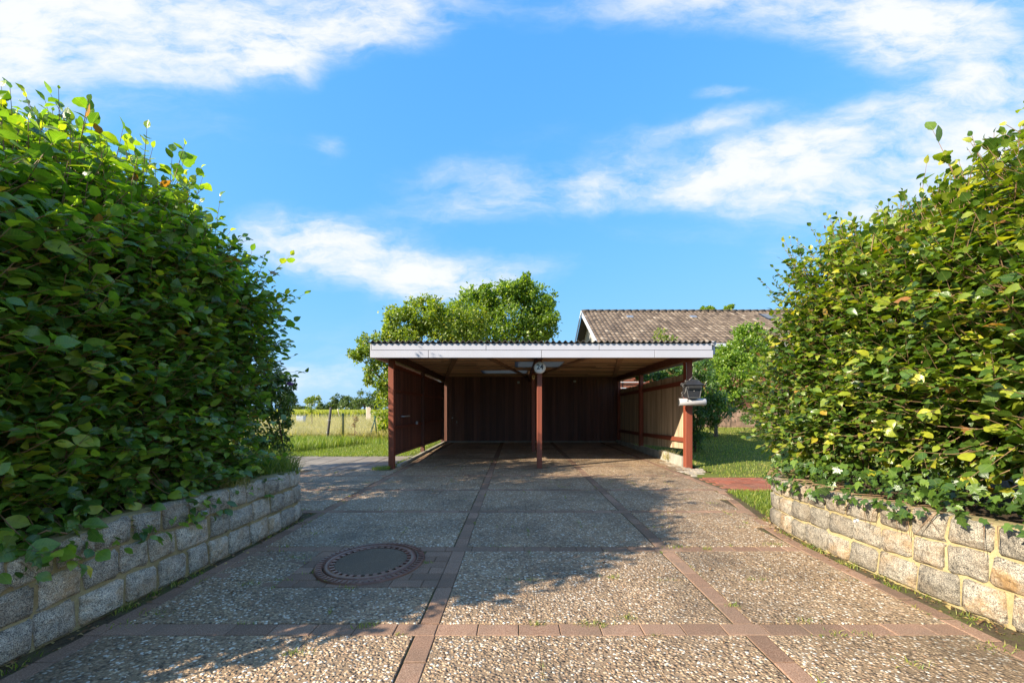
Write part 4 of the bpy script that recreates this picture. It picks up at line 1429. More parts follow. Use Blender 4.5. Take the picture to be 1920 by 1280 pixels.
# hipped roof
bm_ = bmesh.new()
base = [(-.165, -.12, HB + .035), (.19, -.12, HB + .035), (.19, .1, HB + .035), (-.165, .1, HB + .035)]
mid_ = [(-.07, -.06, HB + .12), (.09, -.06, HB + .12), (.09, .06, HB + .12), (-.07, .06, HB + .12)]
apex = (.012, 0, HB + .15)
lowr = [(-.13, -.09, HB), (.155, -.09, HB), (.155, .09, HB), (-.13, .09, HB)]
vb = [bm_.verts.new(p) for p in base]; vm_ = [bm_.verts.new(p) for p in mid_]; va = bm_.verts.new(apex); vl = [bm_.verts.new(p) for p in lowr]
for k in range(4):
    j = (k + 1) % 4
    bm_.faces.new((vb[k], vb[j], vm_[j], vm_[k])); bm_.faces.new((vm_[k], vm_[j], va)); bm_.faces.new((vl[k], vl[j], vb[j], vb[k]))
bm_.faces.new(vl[::-1])
bmesh.ops.recalc_face_normals(bm_, faces=bm_.faces[:])
me = bpy.data.meshes.new('roof'); bm_.to_mesh(me); bm_.free(); me.materials.append(M['mail']); link(bpy.data.objects.new('roof', me), mbx)
mb = MB(); mb.box(-.105, .135, -.115, -.086, HB - .045, HB - .005, .004); mb.build('slot_flap', M['mail'], mbx)
mb = MB(); mb.box(-.085, .115, -.1165, -.1155, HB - .033, HB - .014); mb.build('slot', M['dark'], mbx)
mb = MB(); mb.box(-.11, .14, -.125, -.086, HB - .003, HB + .004); mb.build('slot_hood', M['mail_edge'], mbx)
mb = MB(); mb.lathe([(.0001, .008), (.009, .006), (.010, 0)], 14, Matrix.Translation((.015, -.0865, HB - .075)) @ rot); mb.build('lock', M['mail_edge'], mbx)
def scroll(c, r, a0, a1, name='scroll'):
    pts = []
    for k in range(12):
        t = k / 11; a = a0 + (a1 - a0) * t; rr = r * (1 - .45 * t)
        pts.append((c[0] + rr * math.cos(a), c[1], c[2] + rr * math.sin(a)))
    return pts
for pts in ([(-.165, -.1, HB + .035), (-.195, -.1, HB + .045)] + scroll((-.215, -.1, HB + .045), .02, 0, 5), scroll((-.185, -.1, HB + .01), .02, 1.5, 6.5), scroll((-.205, -.1, HB - .12), .022, .5, 5.5), scroll((-.195, -.1, HB - .165), .022, -.5, -5.5),
            [(-.135, -.1, HB + .0), (-.14, -.1, HB - .08), (-.175, -.1, HB - .13)], scroll((-.105, -.02, HB + .10), .022, -.6, 4.8), scroll((.125, -.02, HB + .10), .022, 3.7, -1.8),
            [(.19, -.1, HB + .035), (.215, -.1, HB + .05), (.24, -.1, HB + .05)], [(-.07, -.06, HB + .12), (-.02, -.05, HB + .16), (.012, -.04, HB + .20), (.045, -.05, HB + .16), (.09, -.06, HB + .12)]):
    mb = MB(); mb.tube(pts, .0045, 6); mb.build('scroll', M['mail_edge'], mbx)
mb = MB(); mb.box(-.05, .03, .091, .17, .04, .16); mb.build('bracket', M['mail'], mbx)

tb = empty('newspaper_tube', tuple(W(1298, 753.5, 7.0)), 'pale grey open newspaper tube under the black mailbox', 'newspaper holder')
roty = Matrix.Rotation(R(90), 4, 'Y')
MB().lathe([(.062, -.235), (.066, -.232), (.066, .215), (.05, .235), (.0001, .236)], 28, Matrix.Rotation(R(-7), 4, 'Z') @ roty).build('tube', M['tube'], tb)
MB().lathe([(.0605, -.2355), (.0605, .15), (.0001, .15)], 24, Matrix.Rotation(R(-7), 4, 'Z') @ roty).build('inside', M['dark'], tb)
MB().box(-.04, .04, .06, .15, -.03, .03).build('bracket', M['tube'], tb)
# cable on the right post
cab = MB(); cab.tube([W(1281, 677, 7.1), W(1286.5, 680, 7.1), W(1287, 690, 7.1), W(1287.2, 712, 7.1)], .004, 6); o = cab.build('cable', M['galv'])
tag(o, 'thin pale cable running down the right post to the mailbox', 'cable')

# ------------------------------------------------------------------ house behind
hs_ = empty('house', (9, 17, 0), 'single storey brick house with a brown tiled roof behind the carport', 'house')
HO = Vector(hs_.location)
EX0, EX1 = 3.19, 18.0; EY, EZ = 14.9, 3.645; RY, RZ = 18.6, 5.78
sl = (RZ - EZ) / (RY - EY); SL = math.hypot(RY - EY, RZ - EZ)
ux = (RY - EY) / SL; uz = (RZ - EZ) / SL
tw_, th_ = .185, .305
nr = 14; ncol = int((EX1 - EX0) / tw_)
prof = [(0, .0), (.18, .018), (.38, .032), (.6, .028), (.8, .008), (1.0, .0)]
V = []; F = []; Rv = []
for r in range(nr):
    for c in range(ncol):
        x0 = EX0 + c * tw_; s0 = r * th_ - .02; s1 = min((r + 1) * th_ + .03, SL)
        jit = random.uniform(-.006, .006); rv = min(1, max(0, random.gauss(.5, .22)))
        b = len(V)
        for (s, lift) in ((s0, .035), (s1, .008)):
            for (u_, h) in prof:
                hh = h + lift + jit
                V.append((x0 + u_ * tw_, EY + s * ux - hh * uz, EZ + s * uz + hh * ux))
        for (u_, h) in prof:   # front lip
            V.append((x0 + u_ * tw_, EY + s0 * ux - .0 * uz, EZ + s0 * uz + .0 * ux))
        for i in range(5):
            F.append((b + i, b + i + 1, b + 7 + i, b + 6 + i)); F.append((b + 12 + i, b + 13 + i, b + 1 + i, b + i)); Rv += [rv, rv * .8]
o = np_mesh('roof_tiles', np.array(V) - np.array(HO), np.array(F), M['tile'], hs_, False, np.array(Rv)); o['kind'] = 'stuff'
mb = MB()
mb.poly([(EX0 + .03 - HO.x, EY - HO.y + .02, EZ - HO.z - .06), (EX0 + .03 - HO.x, RY - HO.y, RZ - HO.z - .05), (EX0 + .03 - HO.x, 2 * RY - EY - HO.y, EZ - HO.z - .06), (EX0 + .03 - HO.x, 2 * RY - EY - HO.y, EZ - HO.z - .16), (EX0 + .03 - HO.x, RY - HO.y, RZ - HO.z - .14), (EX0 + .03 - HO.x, EY - HO.y + .02, EZ - HO.z - .16)], (EX1 - EX0 - .05, 0, 0))
mb.build('roof_deck', M['seam'], hs_)
mb = MB()
for k in range(44):   # ridge caps
    x = EX0 + k * .34
    mb.tube([(x - HO.x, RY - HO.y, RZ + .02), (x + .35 - HO.x, RY - HO.y, RZ + .035)], [.085, .10], 8)
o = mb.build('ridge_tiles', M['tile'], hs_); o['kind'] = 'stuff'
mb = MB(); mb.poly([(EX0 - .01 - HO.x, RY - HO.y, RZ + .07), (EX0 - .01 - HO.x, EY - HO.y, EZ + .04), (EX0 - .01 - HO.x, EY - HO.y, EZ - .16), (EX0 - .01 - HO.x, RY - HO.y, RZ - .14)], (-.03, 0, 0)); mb.build('barge_board', M['white_paint'], hs_)
mb = MB(); mb.poly([(EX0 - .01 - HO.x, RY - HO.y + .002, RZ + .07), (EX0 - .01 - HO.x, 2 * RY - EY - HO.y, EZ + .04), (EX0 - .01 - HO.x, 2 * RY - EY - HO.y, EZ - .16), (EX0 - .01 - HO.x, RY - HO.y + .002, RZ - .14)], (-.03, 0, 0)); mb.build('barge_board', M['white_paint'], hs_)
# gable wall of upright boards
GX = EX0 + .42
yy = 15.5
while yy < 21.7:
    y1 = yy + .2; ym = (yy + y1) / 2
    zt = EZ + sl * (min(ym, 2 * RY - ym) - EY) - .17
    mb = MB(); mb.box(-.01, .012, -.098, .098, -(zt - 2.9) / 2, (zt - 2.9) / 2); o = mb.build('gable_board', M['gable'], hs_); o.location = Vector((GX, ym, (zt + 2.9) / 2)) - HO
    yy = y1
mb = MB(); mb.box(GX + .02 - HO.x, EX1 - .4 - HO.x, 15.56 - HO.y, 21.7 - HO.y, -.1, 3.45); mb.build('wall_core', M['mortar'], hs_)
# brickwork, front wall
brs = []
for j in range(31):
    z0 = 1.16 + j * .076
    x = GX + (.125 if j % 2 else 0)
    while x < 12.4:
        brs.append((x + .005, x + .245, 15.5 + random.uniform(0, .006), 15.565, z0 + .005, z0 + .071)); x += .25
def boxes_mesh(name, L, mat, parent, off, kind=None):
    n = len(L); A = np.array(L)
    c = np.array([[0, 2, 4], [1, 2, 4], [1, 3, 4], [0, 3, 4], [0, 2, 5], [1, 2, 5], [1, 3, 5], [0, 3, 5]])
    V = np.stack([A[:, c[:, 0]], A[:, c[:, 1]], A[:, c[:, 2]]], -1)
    f = np.array([[0, 1, 5, 4], [1, 2, 6, 5], [2, 3, 7, 6], [3, 0, 4, 7], [4, 5, 6, 7], [3, 2, 1, 0]])
    F = (f[None] + (np.arange(n) * 8)[:, None, None]).reshape(-1, 4)
    o = np_mesh(name, V.reshape(-1, 3) - np.array(off), F, mat, parent)
    if kind: o['kind'] = kind
    return o
boxes_mesh('brickwork', brs, M['path_brick'], hs_, HO, 'stuff')
for j in range(5):
    z0 = .22 + j * .187
    x = 7.2 + (.1 if j % 2 else 0)
    while x < 11.4:
        w = random.uniform(.17, .24)
        o = boxes_mesh('block', [(-w / 2 + .003, w / 2 - .003, 0, .07, .003, .184)], M['house_block'], hs_, (0, 0, 0)); o.location = Vector((x + w / 2, 15.49 + random.uniform(0, .008), z0)) - HO
        x += w
# gutter, soffit, window, roof window, vents
mb = MB(); mb.box(EX0 + .05 - HO.x, EX1 - HO.x, EY - .09 - HO.y, EY + .01 - HO.y, EZ - .16, EZ - .02, .02); mb.build('gutter', M['white_paint'], hs_)
mb = MB(); mb.box(EX0 + .05 - HO.x, EX1 - HO.x, EY + .02 - HO.y, 15.5 - HO.y, EZ - .20, EZ - .17); mb.build('soffit', M['white_paint'], hs_)
tr_ = empty('wall_trellis', (4.6, 15.42, 1.9), 'pale metal rails against the brick wall seen over the slat fence', 'trellis')
for z in (.02, .25): MB().box(-.5, .6, -.015, .015, z, z + .03).build('rail', M['white_paint'], tr_)
for x in (-.45, .35): MB().box(x, x + .03, -.012, .012, -.3, .5).build('upright', M['white_paint'], tr_)
def on_roof(x, s, w, l, name, mat, h=.07, par=hs_):
    mb = MB(); Mx = Matrix.Translation(Vector((x, EY + s * ux, EZ + s * uz)) - HO) @ Matrix.Rotation(math.atan2(uz, ux), 4, 'X')
    mb.box(-w / 2, w / 2, -l / 2, l / 2, .0, h, .008, Mx); return mb.build(name, mat, par)
rw = on_roof(11.7, 3.25, .62, .8, 'roof_window', M['mail'], .09)
on_roof(11.7, 3.25, .5, .68, 'pane', M['glass'], .1, rw)
for x in (5.27, 8.2): on_roof(x, 3.3, .3, .22, 'vent_tile', M['galv'], .085)


# ------------------------------------------------------------------ trees and shrubs
def crown(root, blobs, n, size, mat, T=TS, name='crown', up=.5, droop=.0):
    """blobs: (centre, radii, weight) world; leaves gather in clumps on the blobs' outer parts"""
    sat = []
    for (c, r_, w) in blobs:
        for _ in range(7):
            dd = norm(rng.normal(0, 1, 3)); dd[2] = abs(dd[2]) * 1.0 - .25; q = rng.uniform(.22, .42)
            sat.append((tuple(np.array(c) + dd * np.array(r_) * rng.uniform(.8, 1.12)), tuple(np.array(r_) * q), w * q * .35))
    blobs = list(blobs) + sat
    wts = np.array([b[2] for b in blobs], float); wts /= wts.sum()
    P = []; Nn = []
    for (c, r, w), frac in zip(blobs, wts):
        m = int(n * frac); k = max(10, m // 45)
        d = norm(rng.normal(0, 1, (k, 3))); rad = rng.uniform(.45, 1.0, (k, 1)) ** .6
        cc = d * rad
        cl = rng.integers(0, k, m)
        p = cc[cl] + rng.normal(0, .13, (m, 3))
        P.append(np.array(c) + p * np.array(r)); Nn.append(norm(p + 1e-6))
    P = np.concatenate(P); Nn = np.concatenate(Nn)
    ok = P[:, 2] > .03
    P = P[ok]; Nn = Nn[ok]
    NR = norm(Nn * .5 + np.array([0, 0, up]) + rng.normal(0, .45, P.shape)); AX = norm(rng.normal(0, 1, P.shape) + Nn * .5 - np.array([0, 0, droop]))
    return leaves(name, P - np.array(root.location), AX, NR, size * rng.uniform(.6, 1.3, len(P)), np.clip(rng.beta(2, 2.2, len(P)), 0, 1), T, mat, root, False, False, None)


def limbs(root, base, tips, r0, name='trunk'):
    mb = MB(); b = Vector(base) - root.location
    fork = b + Vector((0, 0, max(.3, (min(t[2] for t in tips) - base[2]) * .35)))
    mb.tube([b, b * .5 + fork * .5 + Vector((.02, .02, 0)), fork], [r0, r0 * .85, r0 * .75], 8)
    for t in tips:
        t = Vector(t) - root.location; m = fork.lerp(t, .5) + Vector((random.uniform(-.1, .1), random.uniform(-.1, .1), .15 * (t - fork).length * .5))
        mb.tube([fork, m, t], [r0 * .55, r0 * .35, r0 * .1], 6)
    mb.build(name, M['bark'], root)


def B(px, py, D, rx_, ry_, rz_, w=1): return (tuple(W(px, py, D)), (rx_ / 720 * D, ry_, rz_ / 720 * D), w)


t1 = empty('walnut_tree', tuple(W(960, 800, 18.5) * 1), 'tall bright green tree peaking behind the middle of the carport roof', 'tree')
t1.location.z = 0
bl = [B(965, 585, 18.5, 62, 1.5, 55, 1.6), B(985, 545, 18.5, 24, .8, 28, .55), B(935, 560, 18.3, 38, 1, 34, .7), B(1010, 612, 18.5, 34, 1.2, 30, .7), B(890, 585, 18.4, 42, 1.2, 40, .9), B(930, 640, 18.5, 95, 1.5, 45, 1.5), B(860, 610, 18.4, 40, 1.1, 40, .7)]
crown(t1, bl, 34000, .145, M['tree_g'])
limbs(t1, (t1.location.x, 18.5, 0), [b[0] for b in bl], .2)
t2 = empty('hazel_tree', (-4.0, 15.6, 0), 'yellow green multi stemmed tree overhanging the left side of the carport roof', 'tree')
bl = [B(795, 590, 15.5, 40, 1.1, 34, 1.1), B(760, 610, 15.4, 34, 1.1, 34, .9), B(840, 605, 15.5, 50, 1.2, 40, 1.2), B(885, 610, 15.8, 40, 1.2, 40, .9), B(730, 650, 15.3, 34, 1, 34, .8), B(800, 650, 15.5, 85, 1.3, 40, 1.3), B(700, 665, 15.0, 30, .8, 22, .32), B(672, 668, 14.9, 20, .5, 12, .10),
      B(715, 710, 15.2, 26, .9, 42, .8), B(722, 760, 15.2, 18, .8, 40, .5), B(730, 800, 15.3, 14, .6, 22, .25), B(690, 640, 15.2, 16, .5, 18, .14), B(735, 600, 15.4, 18, .6, 24, .2)]
crown(t2, bl, 28000, .12, M['tree_y'])
limbs(t2, (-4.0, 15.6, 0), [b[0] for b in bl], .14)
# right side shrubs
s1 = empty('lime_shrub', (7.1, 12.0, 0), 'lime green leafy shrub between the carport and the right hedge', 'shrub')
bl = [B(1395, 665, 12, 46, .8, 48, 1.2), B(1370, 700, 11.8, 44, .8, 40, 1), B(1430, 700, 12.2, 40, .8, 60, 1), B(1350, 735, 11.7, 32, .7, 36, .7), B(1410, 745, 12.1, 30, .7, 30, .5), B(1400, 630, 12.1, 22, .5, 22, .35)]
crown(s1, bl, 16000, .085, M['shrub_lime'])
limbs(s1, (6.25, 12, .1), [b[0] for b in bl], .07)
s2 = empty('peach_shrub', (4.35, 9.3, 0), 'shrub with long drooping leaves behind the right carport post', 'shrub')
bl = [B(1322, 735, 9.4, 24, .5, 45, 1), B(1318, 790, 9.3, 22, .4, 34, .8), B(1335, 760, 9.5, 30, .5, 36, .7), B(1310, 690, 9.5, 22, .4, 20, .5), B(1305, 820, 9.2, 10, .3, 18, .25)]
crown(s2, bl, 6500, .10, M['shrub_dk'], TL, up=.2, droop=.8)
limbs(s2, (4.35, 9.3, 0), [b[0] for b in bl], .04)
s3 = empty('climbing_shrub', (4.0, 10.4, 0), 'green climber showing above the top of the slat fence', 'shrub')
bl = [B(1262, 700, 10.2, 30, .4, 16, 1), B(1225, 706, 10.8, 22, .4, 10, .6), B(1240, 712, 10.4, 40, .4, 12, .6)]
crown(s3, bl, 2200, .085, M['shrub_dk'])
limbs(s3, (4.0, 10.4, 0), [b[0] for b in bl], .03)
s4 = empty('young_birch', (5.1, 13.6, 0), 'thin yellow green sprig rising above the carport roof in front of the tiles', 'shrub')
bl = [B(1240, 632, 13.6, 12, .2, 20, 1), B(1255, 640, 13.6, 14, .2, 10, .5)]
crown(s4, bl, 260, .10, M['tree_y'])
limbs(s4, (5.1, 13.6, 0), [tuple(W(1238, 618, 13.6)), tuple(W(1256, 636, 13.6))], .02, 'stem')
s5 = empty('dark_shrub', (9.3, 14.6, 0), 'dark shaded shrub low against the house wall beside the lawn', 'shrub')
crown(s5, [B(1420, 785, 14.4, 26, .4, 18, 1), B(1440, 775, 14.2, 30, .4, 26, 1)], 2200, .07, M['shrub_dk'])
limbs(s5, (9.3, 14.6, .2), [tuple(W(1420, 780, 14.4)), tuple(W(1440, 770, 14.4))], .03, 'stem')
for (px, py) in ((1322, 583), (1366, 583)):
    s = empty('distant_tree', (W(px, 600, 30).x, 30, 0), ('wider' if px < 1340 else 'narrow') + ' tree tip just showing over the house roof ridge', 'tree')
    w = 12 if px < 1340 else 5
    crown(s, [B(px, py, 30, w, .8, 9, 1), B(px, py + 30, 30, 30, 1, 26, 1)], 1500, .2, M['tree_g'])
    limbs(s, (s.location.x, 30, 0), [tuple(W(px, py, 30))], .15)
# butterfly bush past the end of the left hedge
bb = empty('butterfly_bush', (-3.6, 6.0, 0), 'loose shrub with a purple flower at the far end of the left hedge', 'shrub')
bl = [B(505, 745, 5.7, 38, .45, 40, 1.2), B(528, 722, 5.6, 16, .3, 20, .35), B(500, 800, 5.7, 36, .4, 40, .9), B(515, 840, 5.8, 24, .3, 30, .4), B(470, 700, 5.8, 40, .5, 50, 1)]
crown(bb, bl, 6500, .055, M['shrub_dk'])
limbs(bb, (-3.6, 6.0, 0), [b[0] for b in bl], .025, 'stem')
fp = W(543, 719, 5.55)
n = 80; P = np.array(fp) + rng.normal(0, 1, (n, 3)) * np.array([.03, .02, .012])
leaves('flower', P - np.array(bb.location), norm(rng.normal(0, 1, (n, 3))), norm(rng.normal(0, 1, (n, 3))), np.full(n, .018), rng.uniform(0, 1, n), TS, M['petal'], bb, False, False, None)
# a hidden-side mass of the same hedge row turning left, whose top shades the carport floor
hb_ = empty('beech_hedge', (-5.0, 5.2, 0), 'leafy rear stretch of hedge behind the left hedge, seen at its top edge', 'hedge')
bl = [((-3.7, 4.25, 1.6), (.4, .5, 1.35), 1), ((-4.4, 4.3, 1.7), (.7, .6, 1.5), 1.5), ((-4.9, 4.9, 1.7), (.7, .6, 1.6), 1.2), ((-4.2, 5.0, 2.0), (.7, .5, 1.5), 1), ((-5.3, 5.3, 1.9), (.8, .5, 1.35), 1), ((-6.5, 5.4, 1.8), (.9, .5, 1.35), 1), ((-3.8, 4.7, 2.4), (.35, .4, .8), .6)]
crown(hb_, bl, 26000, .085, M['hedge_l'], TS)
limbs(hb_, (-4.4, 5.2, 0), [b[0] for b in bl], .05, 'stem')

# ------------------------------------------------------------------ lawn grass, weeds, litter
def scatter(n, x0, x1, y0, y1, keep=None, zf=None):
    x = rng.uniform(x0, x1, n); y = rng.uniform(y0, y1, n)
    if keep is not None:
        k = keep(x, y); x, y = x[k], y[k]
    z = np.zeros(len(x)) if zf is None else np.array([zf(a, b) for a, b in zip(x, y)])
    return np.stack([x, y, z], -1)


def grass_patch(P, h, w, mat, lean=.7, hv=.5, rr=None):
    n = len(P)
    Rd = rng.beta(2, 2.2, n) if rr is None else rr
    o = blades('grass', P, h * rng.uniform(hv, 1.2, n), w * rng.uniform(.7, 1.3, n), lean, mat, Rd)
    return o


G = []
P = scatter(34000, -8.5, -2.5, 9.0, 13.2)
grass_patch(P, .045, .009, M['grass'])
P = scatter(30000, 3.3, 11, 6.15, 15.4, keep=lambda x, y: (x > 3.4) | (y < 7), zf=lawn_z)
pr = np.clip(rng.beta(2, 2, len(P)) + .12, 0, 1)
grass_patch(P, .04, .009, M['grass'], rr=pr)
P = scatter(9000, 2.55, 4.4, 3.9, 5.14, keep=lambda x, y: x > 2.55 + (y - 3.9) * .22)
grass_patch(P, .045, .006, M['grass'])
# strip where lawn meets the path on the left, ragged
P = scatter(2500, -6.5, -2.5, 8.85, 9.1); grass_patch(P, .05, .009, M['grass'])
# taller growth along the wire fence
P = scatter(9000, -9, -2.6, 11.6, 13.6, keep=lambda x, y: rng.random(len(x)) < .25 + .75 * np.clip((-4.2 - x) / 2.5, 0, 1))
grass_patch(P, .22, .012, M['grass'], .6)
P = scatter(5500, -7.6, -4.9, 9.6, 12.2, keep=lambda x, y: x < -4.3 - (12.4 - y) * .45)
grass_patch(P, .26, .014, M['grass'], .6)
# dry field grass
yv = 13.2 + (rng.random(30000) ** 1.8) * 36
P = np.stack([-yv * rng.uniform(.27, .72, 30000), yv, np.full(30000, -.03)], -1)
grass_patch(P, .36, .02, M['grass_dry'], .7, .3)
P[:, 0] = P[:, 0]
# crop
n = 26000
yv = 48 + rng.random(n) ** 1.5 * 170
P = np.stack([-yv * rng.uniform(.25, .72, n), yv, np.full(n, -.05)], -1)
tt = (P[:, 0] / P[:, 1] + .72) / .47
rr = np.clip(rng.beta(2, 2, n) * .7 + .35 * (1 - tt), 0, 1)
o = blades('crop', P, .98 * rng.uniform(.75, 1.03, n), .22 * rng.uniform(.6, 1.3, n), .35, M['crop'], rr)
# weeds in the joints of the driveway
WP = [(680, 1174, .03), (645, 1102, .03), (1100, 1170, .04), (1130, 1170, .04), (1255, 1025, .05), (1275, 1026, .05), (1325, 1029, .04), (1180, 1158, .03), (1376, 1135, .03), (1145, 1082, .03), (1060, 913, .05), (1335, 943, .05),
      (700, 1170, .02), (590, 1000, .05), (560, 1045, .05), (620, 1090, .03), (575, 1075, .04), (800, 1055, .02), (1010, 1168, .03), (550, 1225, .04), (290, 1150, .06), (240, 1170, .06), (470, 1095, .03), (560, 935, .06), (567, 955, .06), (1560, 1190, .05), (1620, 1190, .05), (1715, 1245, .05), (1840, 1175, .07), (1870, 1215, .06), (1450, 1020, .05), (1475, 1000, .05), (640, 940, .05), (690, 905, .05), (1500, 1165, .04)]
P = []
for (px, py, r) in WP:
    y = 792 / (py - 766); x = (px - 967) / (py - 766) * 1.1
    k = int(rng.integers(20, 70))
    P.append(np.stack([x + rng.normal(0, r * .9, k), y + rng.normal(0, r * .35, k), np.full(k, -.012)], -1))
# moss-like tiny blades along joints
for s in slabs:
    if s[2] > 7 and rng.random() < .8: continue
    for _ in range(4):
        if rng.random() < .30:
            k = int(rng.integers(6, 26)); e = rng.integers(0, 4); t0 = rng.random()
            ln = rng.uniform(.02, .1)
            if e < 2:
                x = s[0] + (s[1] - s[0]) * t0 + rng.uniform(-ln, ln, k); y = np.full(k, s[2 + e] + (-.004, .004)[e]) + rng.normal(0, .003, k)
            else:
                y = s[2] + (s[3] - s[2]) * t0 + rng.uniform(-ln, ln, k); x = np.full(k, s[e - 2] + (-.004, .004)[e - 2]) + rng.normal(0, .003, k)
            P.append(np.stack([x, y, np.full(k, -.014)], -1))
P = np.concatenate(P)
o = blades('joint_weeds', P, .028 * rng.uniform(.4, 1.3, len(P)), .004 * rng.uniform(.6, 1.5, len(P)), 1.1, M['grass'], rng.uniform(.2, 1, len(P)))
# weeds and dead leaves at the wall feet and in the beds
LPp = []
for k in range(420):
    s = rng.uniform(.6, Lr - 1.2); p, t = fr(s); n_ = np.array([t[1], -t[0]]) * -1
    q = p + n_ * abs(rng.normal(0, .07)); LPp.append((q[0], q[1], rng.uniform(-.005, .006)))
for k in range(160):
    s = rng.uniform(.6, Ll - 1.2); p, t = fl(s); n_ = np.array([t[1], -t[0]])
    q = p + n_ * abs(rng.normal(0, .06)); LPp.append((q[0], q[1], rng.uniform(-.005, .006)))
for k in range(60): LPp.append((rng.uniform(2.6, 3.3), rng.uniform(7.3, 11.5), .004))
for k in range(40): LPp.append((rng.uniform(-2.1, 2.2), rng.uniform(1.6, 6), .006))
for k in range(40): LPp.append((rng.uniform(3.6, 5.5), rng.uniform(6.6, 9), .04))
LPp = np.array(LPp); n = len(LPp)
leaves('leaf_litter', LPp, norm(rng.normal(0, 1, (n, 3)) * np.array([1, 1, .15])), norm(rng.normal(0, .25, (n, 3)) + np.array([0, 0, 1])), rng.uniform(.012, .04, n), rng.random(n), TS, M['litter'], None, False, False)
# weed line at wall feet
P = []
for k in range(26):
    s = rng.uniform(.8, Lr - 1.3); p, t = fr(s); n_ = np.array([t[1], -t[0]]) * -1
    q = p + n_ * rng.uniform(.02, .09); kk = 40
    P.append(np.stack([q[0] + rng.normal(0, .02, kk), q[1] + rng.normal(0, .03, kk), np.full(kk, -.03)], -1))
for k in range(22):
    s = rng.uniform(.8, Ll - .5); p, t = fl(s); n_ = np.array([t[1], -t[0]])
    q = p + n_ * rng.uniform(.02, .09); kk = 40
    P.append(np.stack([q[0] + rng.normal(0, .02, kk), q[1] + rng.normal(0, .03, kk), np.full(kk, -.03)], -1))
for k in range(30):
    y = rng.uniform(7.3, 12.3); kk = 50
    P.append(np.stack([lx(y) - .02 + rng.normal(0, .05, kk), y + rng.normal(0, .08, kk), np.full(kk, -.02)], -1))
P = np.concatenate(P)
blades('wall_foot_weeds', P, .05 * rng.uniform(.4, 1.3, len(P)), .005 * rng.uniform(.6, 1.5, len(P)), 1.0, M['grass'], rng.uniform(.1, 1, len(P)))
tuft('grass_tussock', -2.45, 6.98, 0, .16, 320, .09, M['grass'], 'small bright grass patch at the foot of the left carport post', 'grass', lean=1.0, w=.006)

# ------------------------------------------------------------------ wire fence and field things
wf_ = empty('wire_fence', (-6, 13.3, 0), 'chain link fence on green steel posts between lawn and field', 'fence')
WO = Vector(wf_.location)
def fpost(px0, py0, px1, py1, D, r, name, mat, par, n=10):
    a = W(px0, py0, D); b = W(px1, py1, D); b.z = min(b.z, -.03)
    mb = MB(); mb.tube([b - Vector(par.location), a - Vector(par.location)], r, n); return mb.build(name, mat, par)
fpost(529.7, 770, 529.7, 826, 13.3, .028, 'fence_post', M['green_post'], wf_)
fpost(643.2, 774, 643.2, 828, 13.3, .026, 'fence_post', M['green_post'], wf_)
fpost(702, 779, 707.7, 816, 13.6, .022, 'fence_post', M['green_post'], wf_)
fpost(704.5, 780, 690.6, 822, 13.5, .02, 'brace', M['green_post'], wf_)
fpost(455, 770, 455, 826, 13.3, .028, 'fence_post', M['green_post'], wf_)
# mesh wires
Ps = []
x0, x1 = -9.6, -4.9; z0, z1 = .02, .90; st = .09
H = z1 - z0
x = x0 - H
while x < x1:
    for sgn in (1, -1):
        a = (x, z0) if sgn > 0 else (x + H, z0); b = (x + H, z1) if sgn > 0 else (x, z1)
        # clip to range
        (ax, az), (bx, bz) = a, b
        def at(xx): return az + (bz - az) * (xx - ax) / (bx - ax)
        lo_, hi_ = max(min(ax, bx), x0), min(max(ax, bx), x1)
        if hi_ - lo_ > .05:
            Ps.append([(lo_, 13.3, at(lo_)), ((lo_ + hi_) / 2, 13.3, at((lo_ + hi_) / 2)), (hi_, 13.3, at(hi_))])
    x += st
for z in (.02, .46, .90): Ps.append([(x0, 13.3, z), ((x0 + x1) / 2, 13.3, z), (x1, 13.3, z)])
twigs('wire_mesh', np.array(Ps) - np.array(WO), (.0034, .0034, .0034), M['wire'], wf_)
st_ = empty('leaning_post', tuple(W(616.5, 822, 13.1)), 'dark leaning old wooden post beside the wire fence', 'post'); st_.location.z = 0
mb = MB(); a = W(620.3, 763.5, 13.1) - st_.location; b = W(613.3, 826, 13.1) - st_.location
mb.tube([b, b.lerp(a, .5), a], [.04, .042, .038], 9); mb.build('shaft', M['old_post'], st_)
for z in (.25, .62):
    p = b.lerp(a, z); mb = MB(); mb.tube([p + Vector((-.07, -.03, 0)), p + Vector((.07, -.03, 0))], .008, 5); mb.build('insulator', M['galv'], st_)
# dead sapling stalk and small young tree
dl = empty('dead_stalk', tuple(W(664, 822, 13.0)), 'dry brown weed stalk standing between fence posts', 'plant'); dl.location.z = 0
mb = MB(); mb.tube([(0, 0, 0), (.02, 0, .35), (0, 0, .75)], [.01, .008, .004], 5); mb.build('stem', M['bark'], dl)
crown(dl, [(tuple(W(666, 786, 13.0)), (.09, .08, .12), 1), (tuple(W(663, 800, 13.0)), (.08, .08, .12), .6), (tuple(W(664, 815, 13)), (.2, .1, .1), .6)], 200, .05, M['litter'])
yt = empty('young_tree', tuple(W(585, 800, 21)), 'slender young tree standing in the dry field beyond the fence', 'tree'); yt.location.z = -.03
crown(yt, [B(580, 755, 21, 7, .2, 12, 1), B(592, 752, 21.5, 9, .25, 11, 1.2), B(584, 768, 21, 8, .2, 6, .4)], 900, .10, M['tree_y'])
mb = MB(); mb.tube([(0, 0, 0), (.0, 0, .9), tuple(W(583, 750, 21) - yt.location)], [.022, .018, .008], 6); mb.build('trunk', M['bark'], yt)
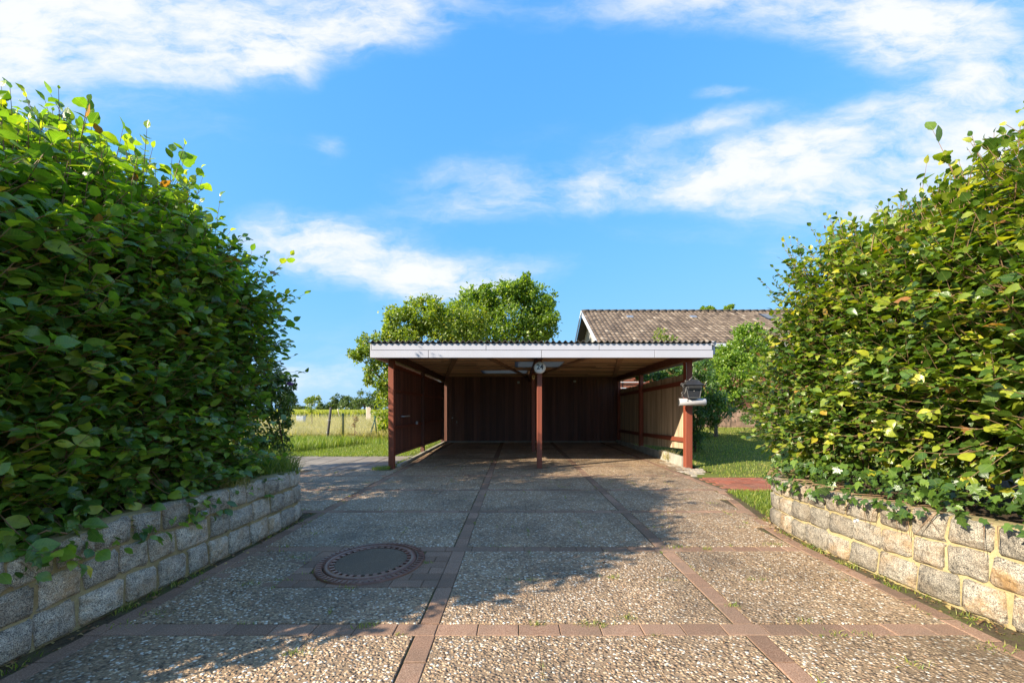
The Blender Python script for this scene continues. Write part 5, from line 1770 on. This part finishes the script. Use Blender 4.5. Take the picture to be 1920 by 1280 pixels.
# white slatted crate in the field
wc = empty('white_crate', tuple(W(564.5, 789, 30)), 'small white crate standing in the dry field', 'crate'); wc.location.z = -.03
for k in range(4): MB().box(-.26, .26, -.2, -.18, .06 + k * .13, .15 + k * .13).build('slat', M['white_paint'], wc)
for x in (-.25, .25): MB().box(x - .02, x + .02, -.18, .2, 0, .6).build('side', M['white_paint'], wc)
MB().box(-.24, .24, .18, .2, .02, .55).build('back', M['white_paint'], wc)
# pale timber stack by the yellow tree
ps = empty('board_stack', tuple(W(691, 781, 36)), 'upright pale boards standing at the field edge left of the hazel tree', 'boards'); ps.location.z = -.03
for k in range(4):
    mb = MB(); mb.box(-.22 + k * .11, -.13 + k * .11, -.03, .03, 0, 1.32 - .08 * (k % 2)); mb.build('board', M['pale_wood'], ps)
fs_ = MB(); fs_.tube([W(636, 780, 40), W(633, 766, 40)], .04, 6); o = fs_.build('field_stake', M['pale_wood']); tag(o, 'thin pale stake leaning at the crop edge', 'stake')
# far trees and hedgerow on the horizon
FT = [(538, 748, 14, 16, 150, 'rounded dark tree on the horizon just right of the left hedge'), (610, 762, 14, 8, 150, 'low round bush on the horizon above the young tree'), (638, 752, 13, 13, 150, 'tall loose tree on the horizon above the leaning post'),
      (657, 757, 15, 12, 145, 'rounded middle tree of the horizon group'), (683, 749, 17, 18, 140, 'largest tree of the horizon group by the yellow tree'), (703, 752, 12, 16, 138, 'horizon tree partly behind the yellow tree'), (562, 763, 14, 4, 260, 'thin far hedgerow line on the horizon')]
for (px, py, rx_, rz_, D, lab) in FT:
    c = W(px, py, D)
    t = empty('far_tree', (c.x, D, -.09), lab, 'tree', 'trees on the horizon')
    bl = [(tuple(c), (rx_ / 720 * D, 3, rz_ / 720 * D), 1), (tuple(c + Vector((rx_ / 720 * D * .5, 0, -rz_ / 720 * D * .4))), (rx_ / 720 * D * .6, 2.5, rz_ / 720 * D * .6), .6), (tuple(c + Vector((-rx_ / 720 * D * .5, 0, -rz_ / 720 * D * .4))), (rx_ / 720 * D * .6, 2.5, rz_ / 720 * D * .6), .6)]
    crown(t, bl, 1500, .75, M['far_tree'])
    mb = MB(); mb.tube([(0, 0, 0), (0, 0, c.z * .8 + .5)], [.3, .15], 6); mb.build('trunk', M['bark'], t)
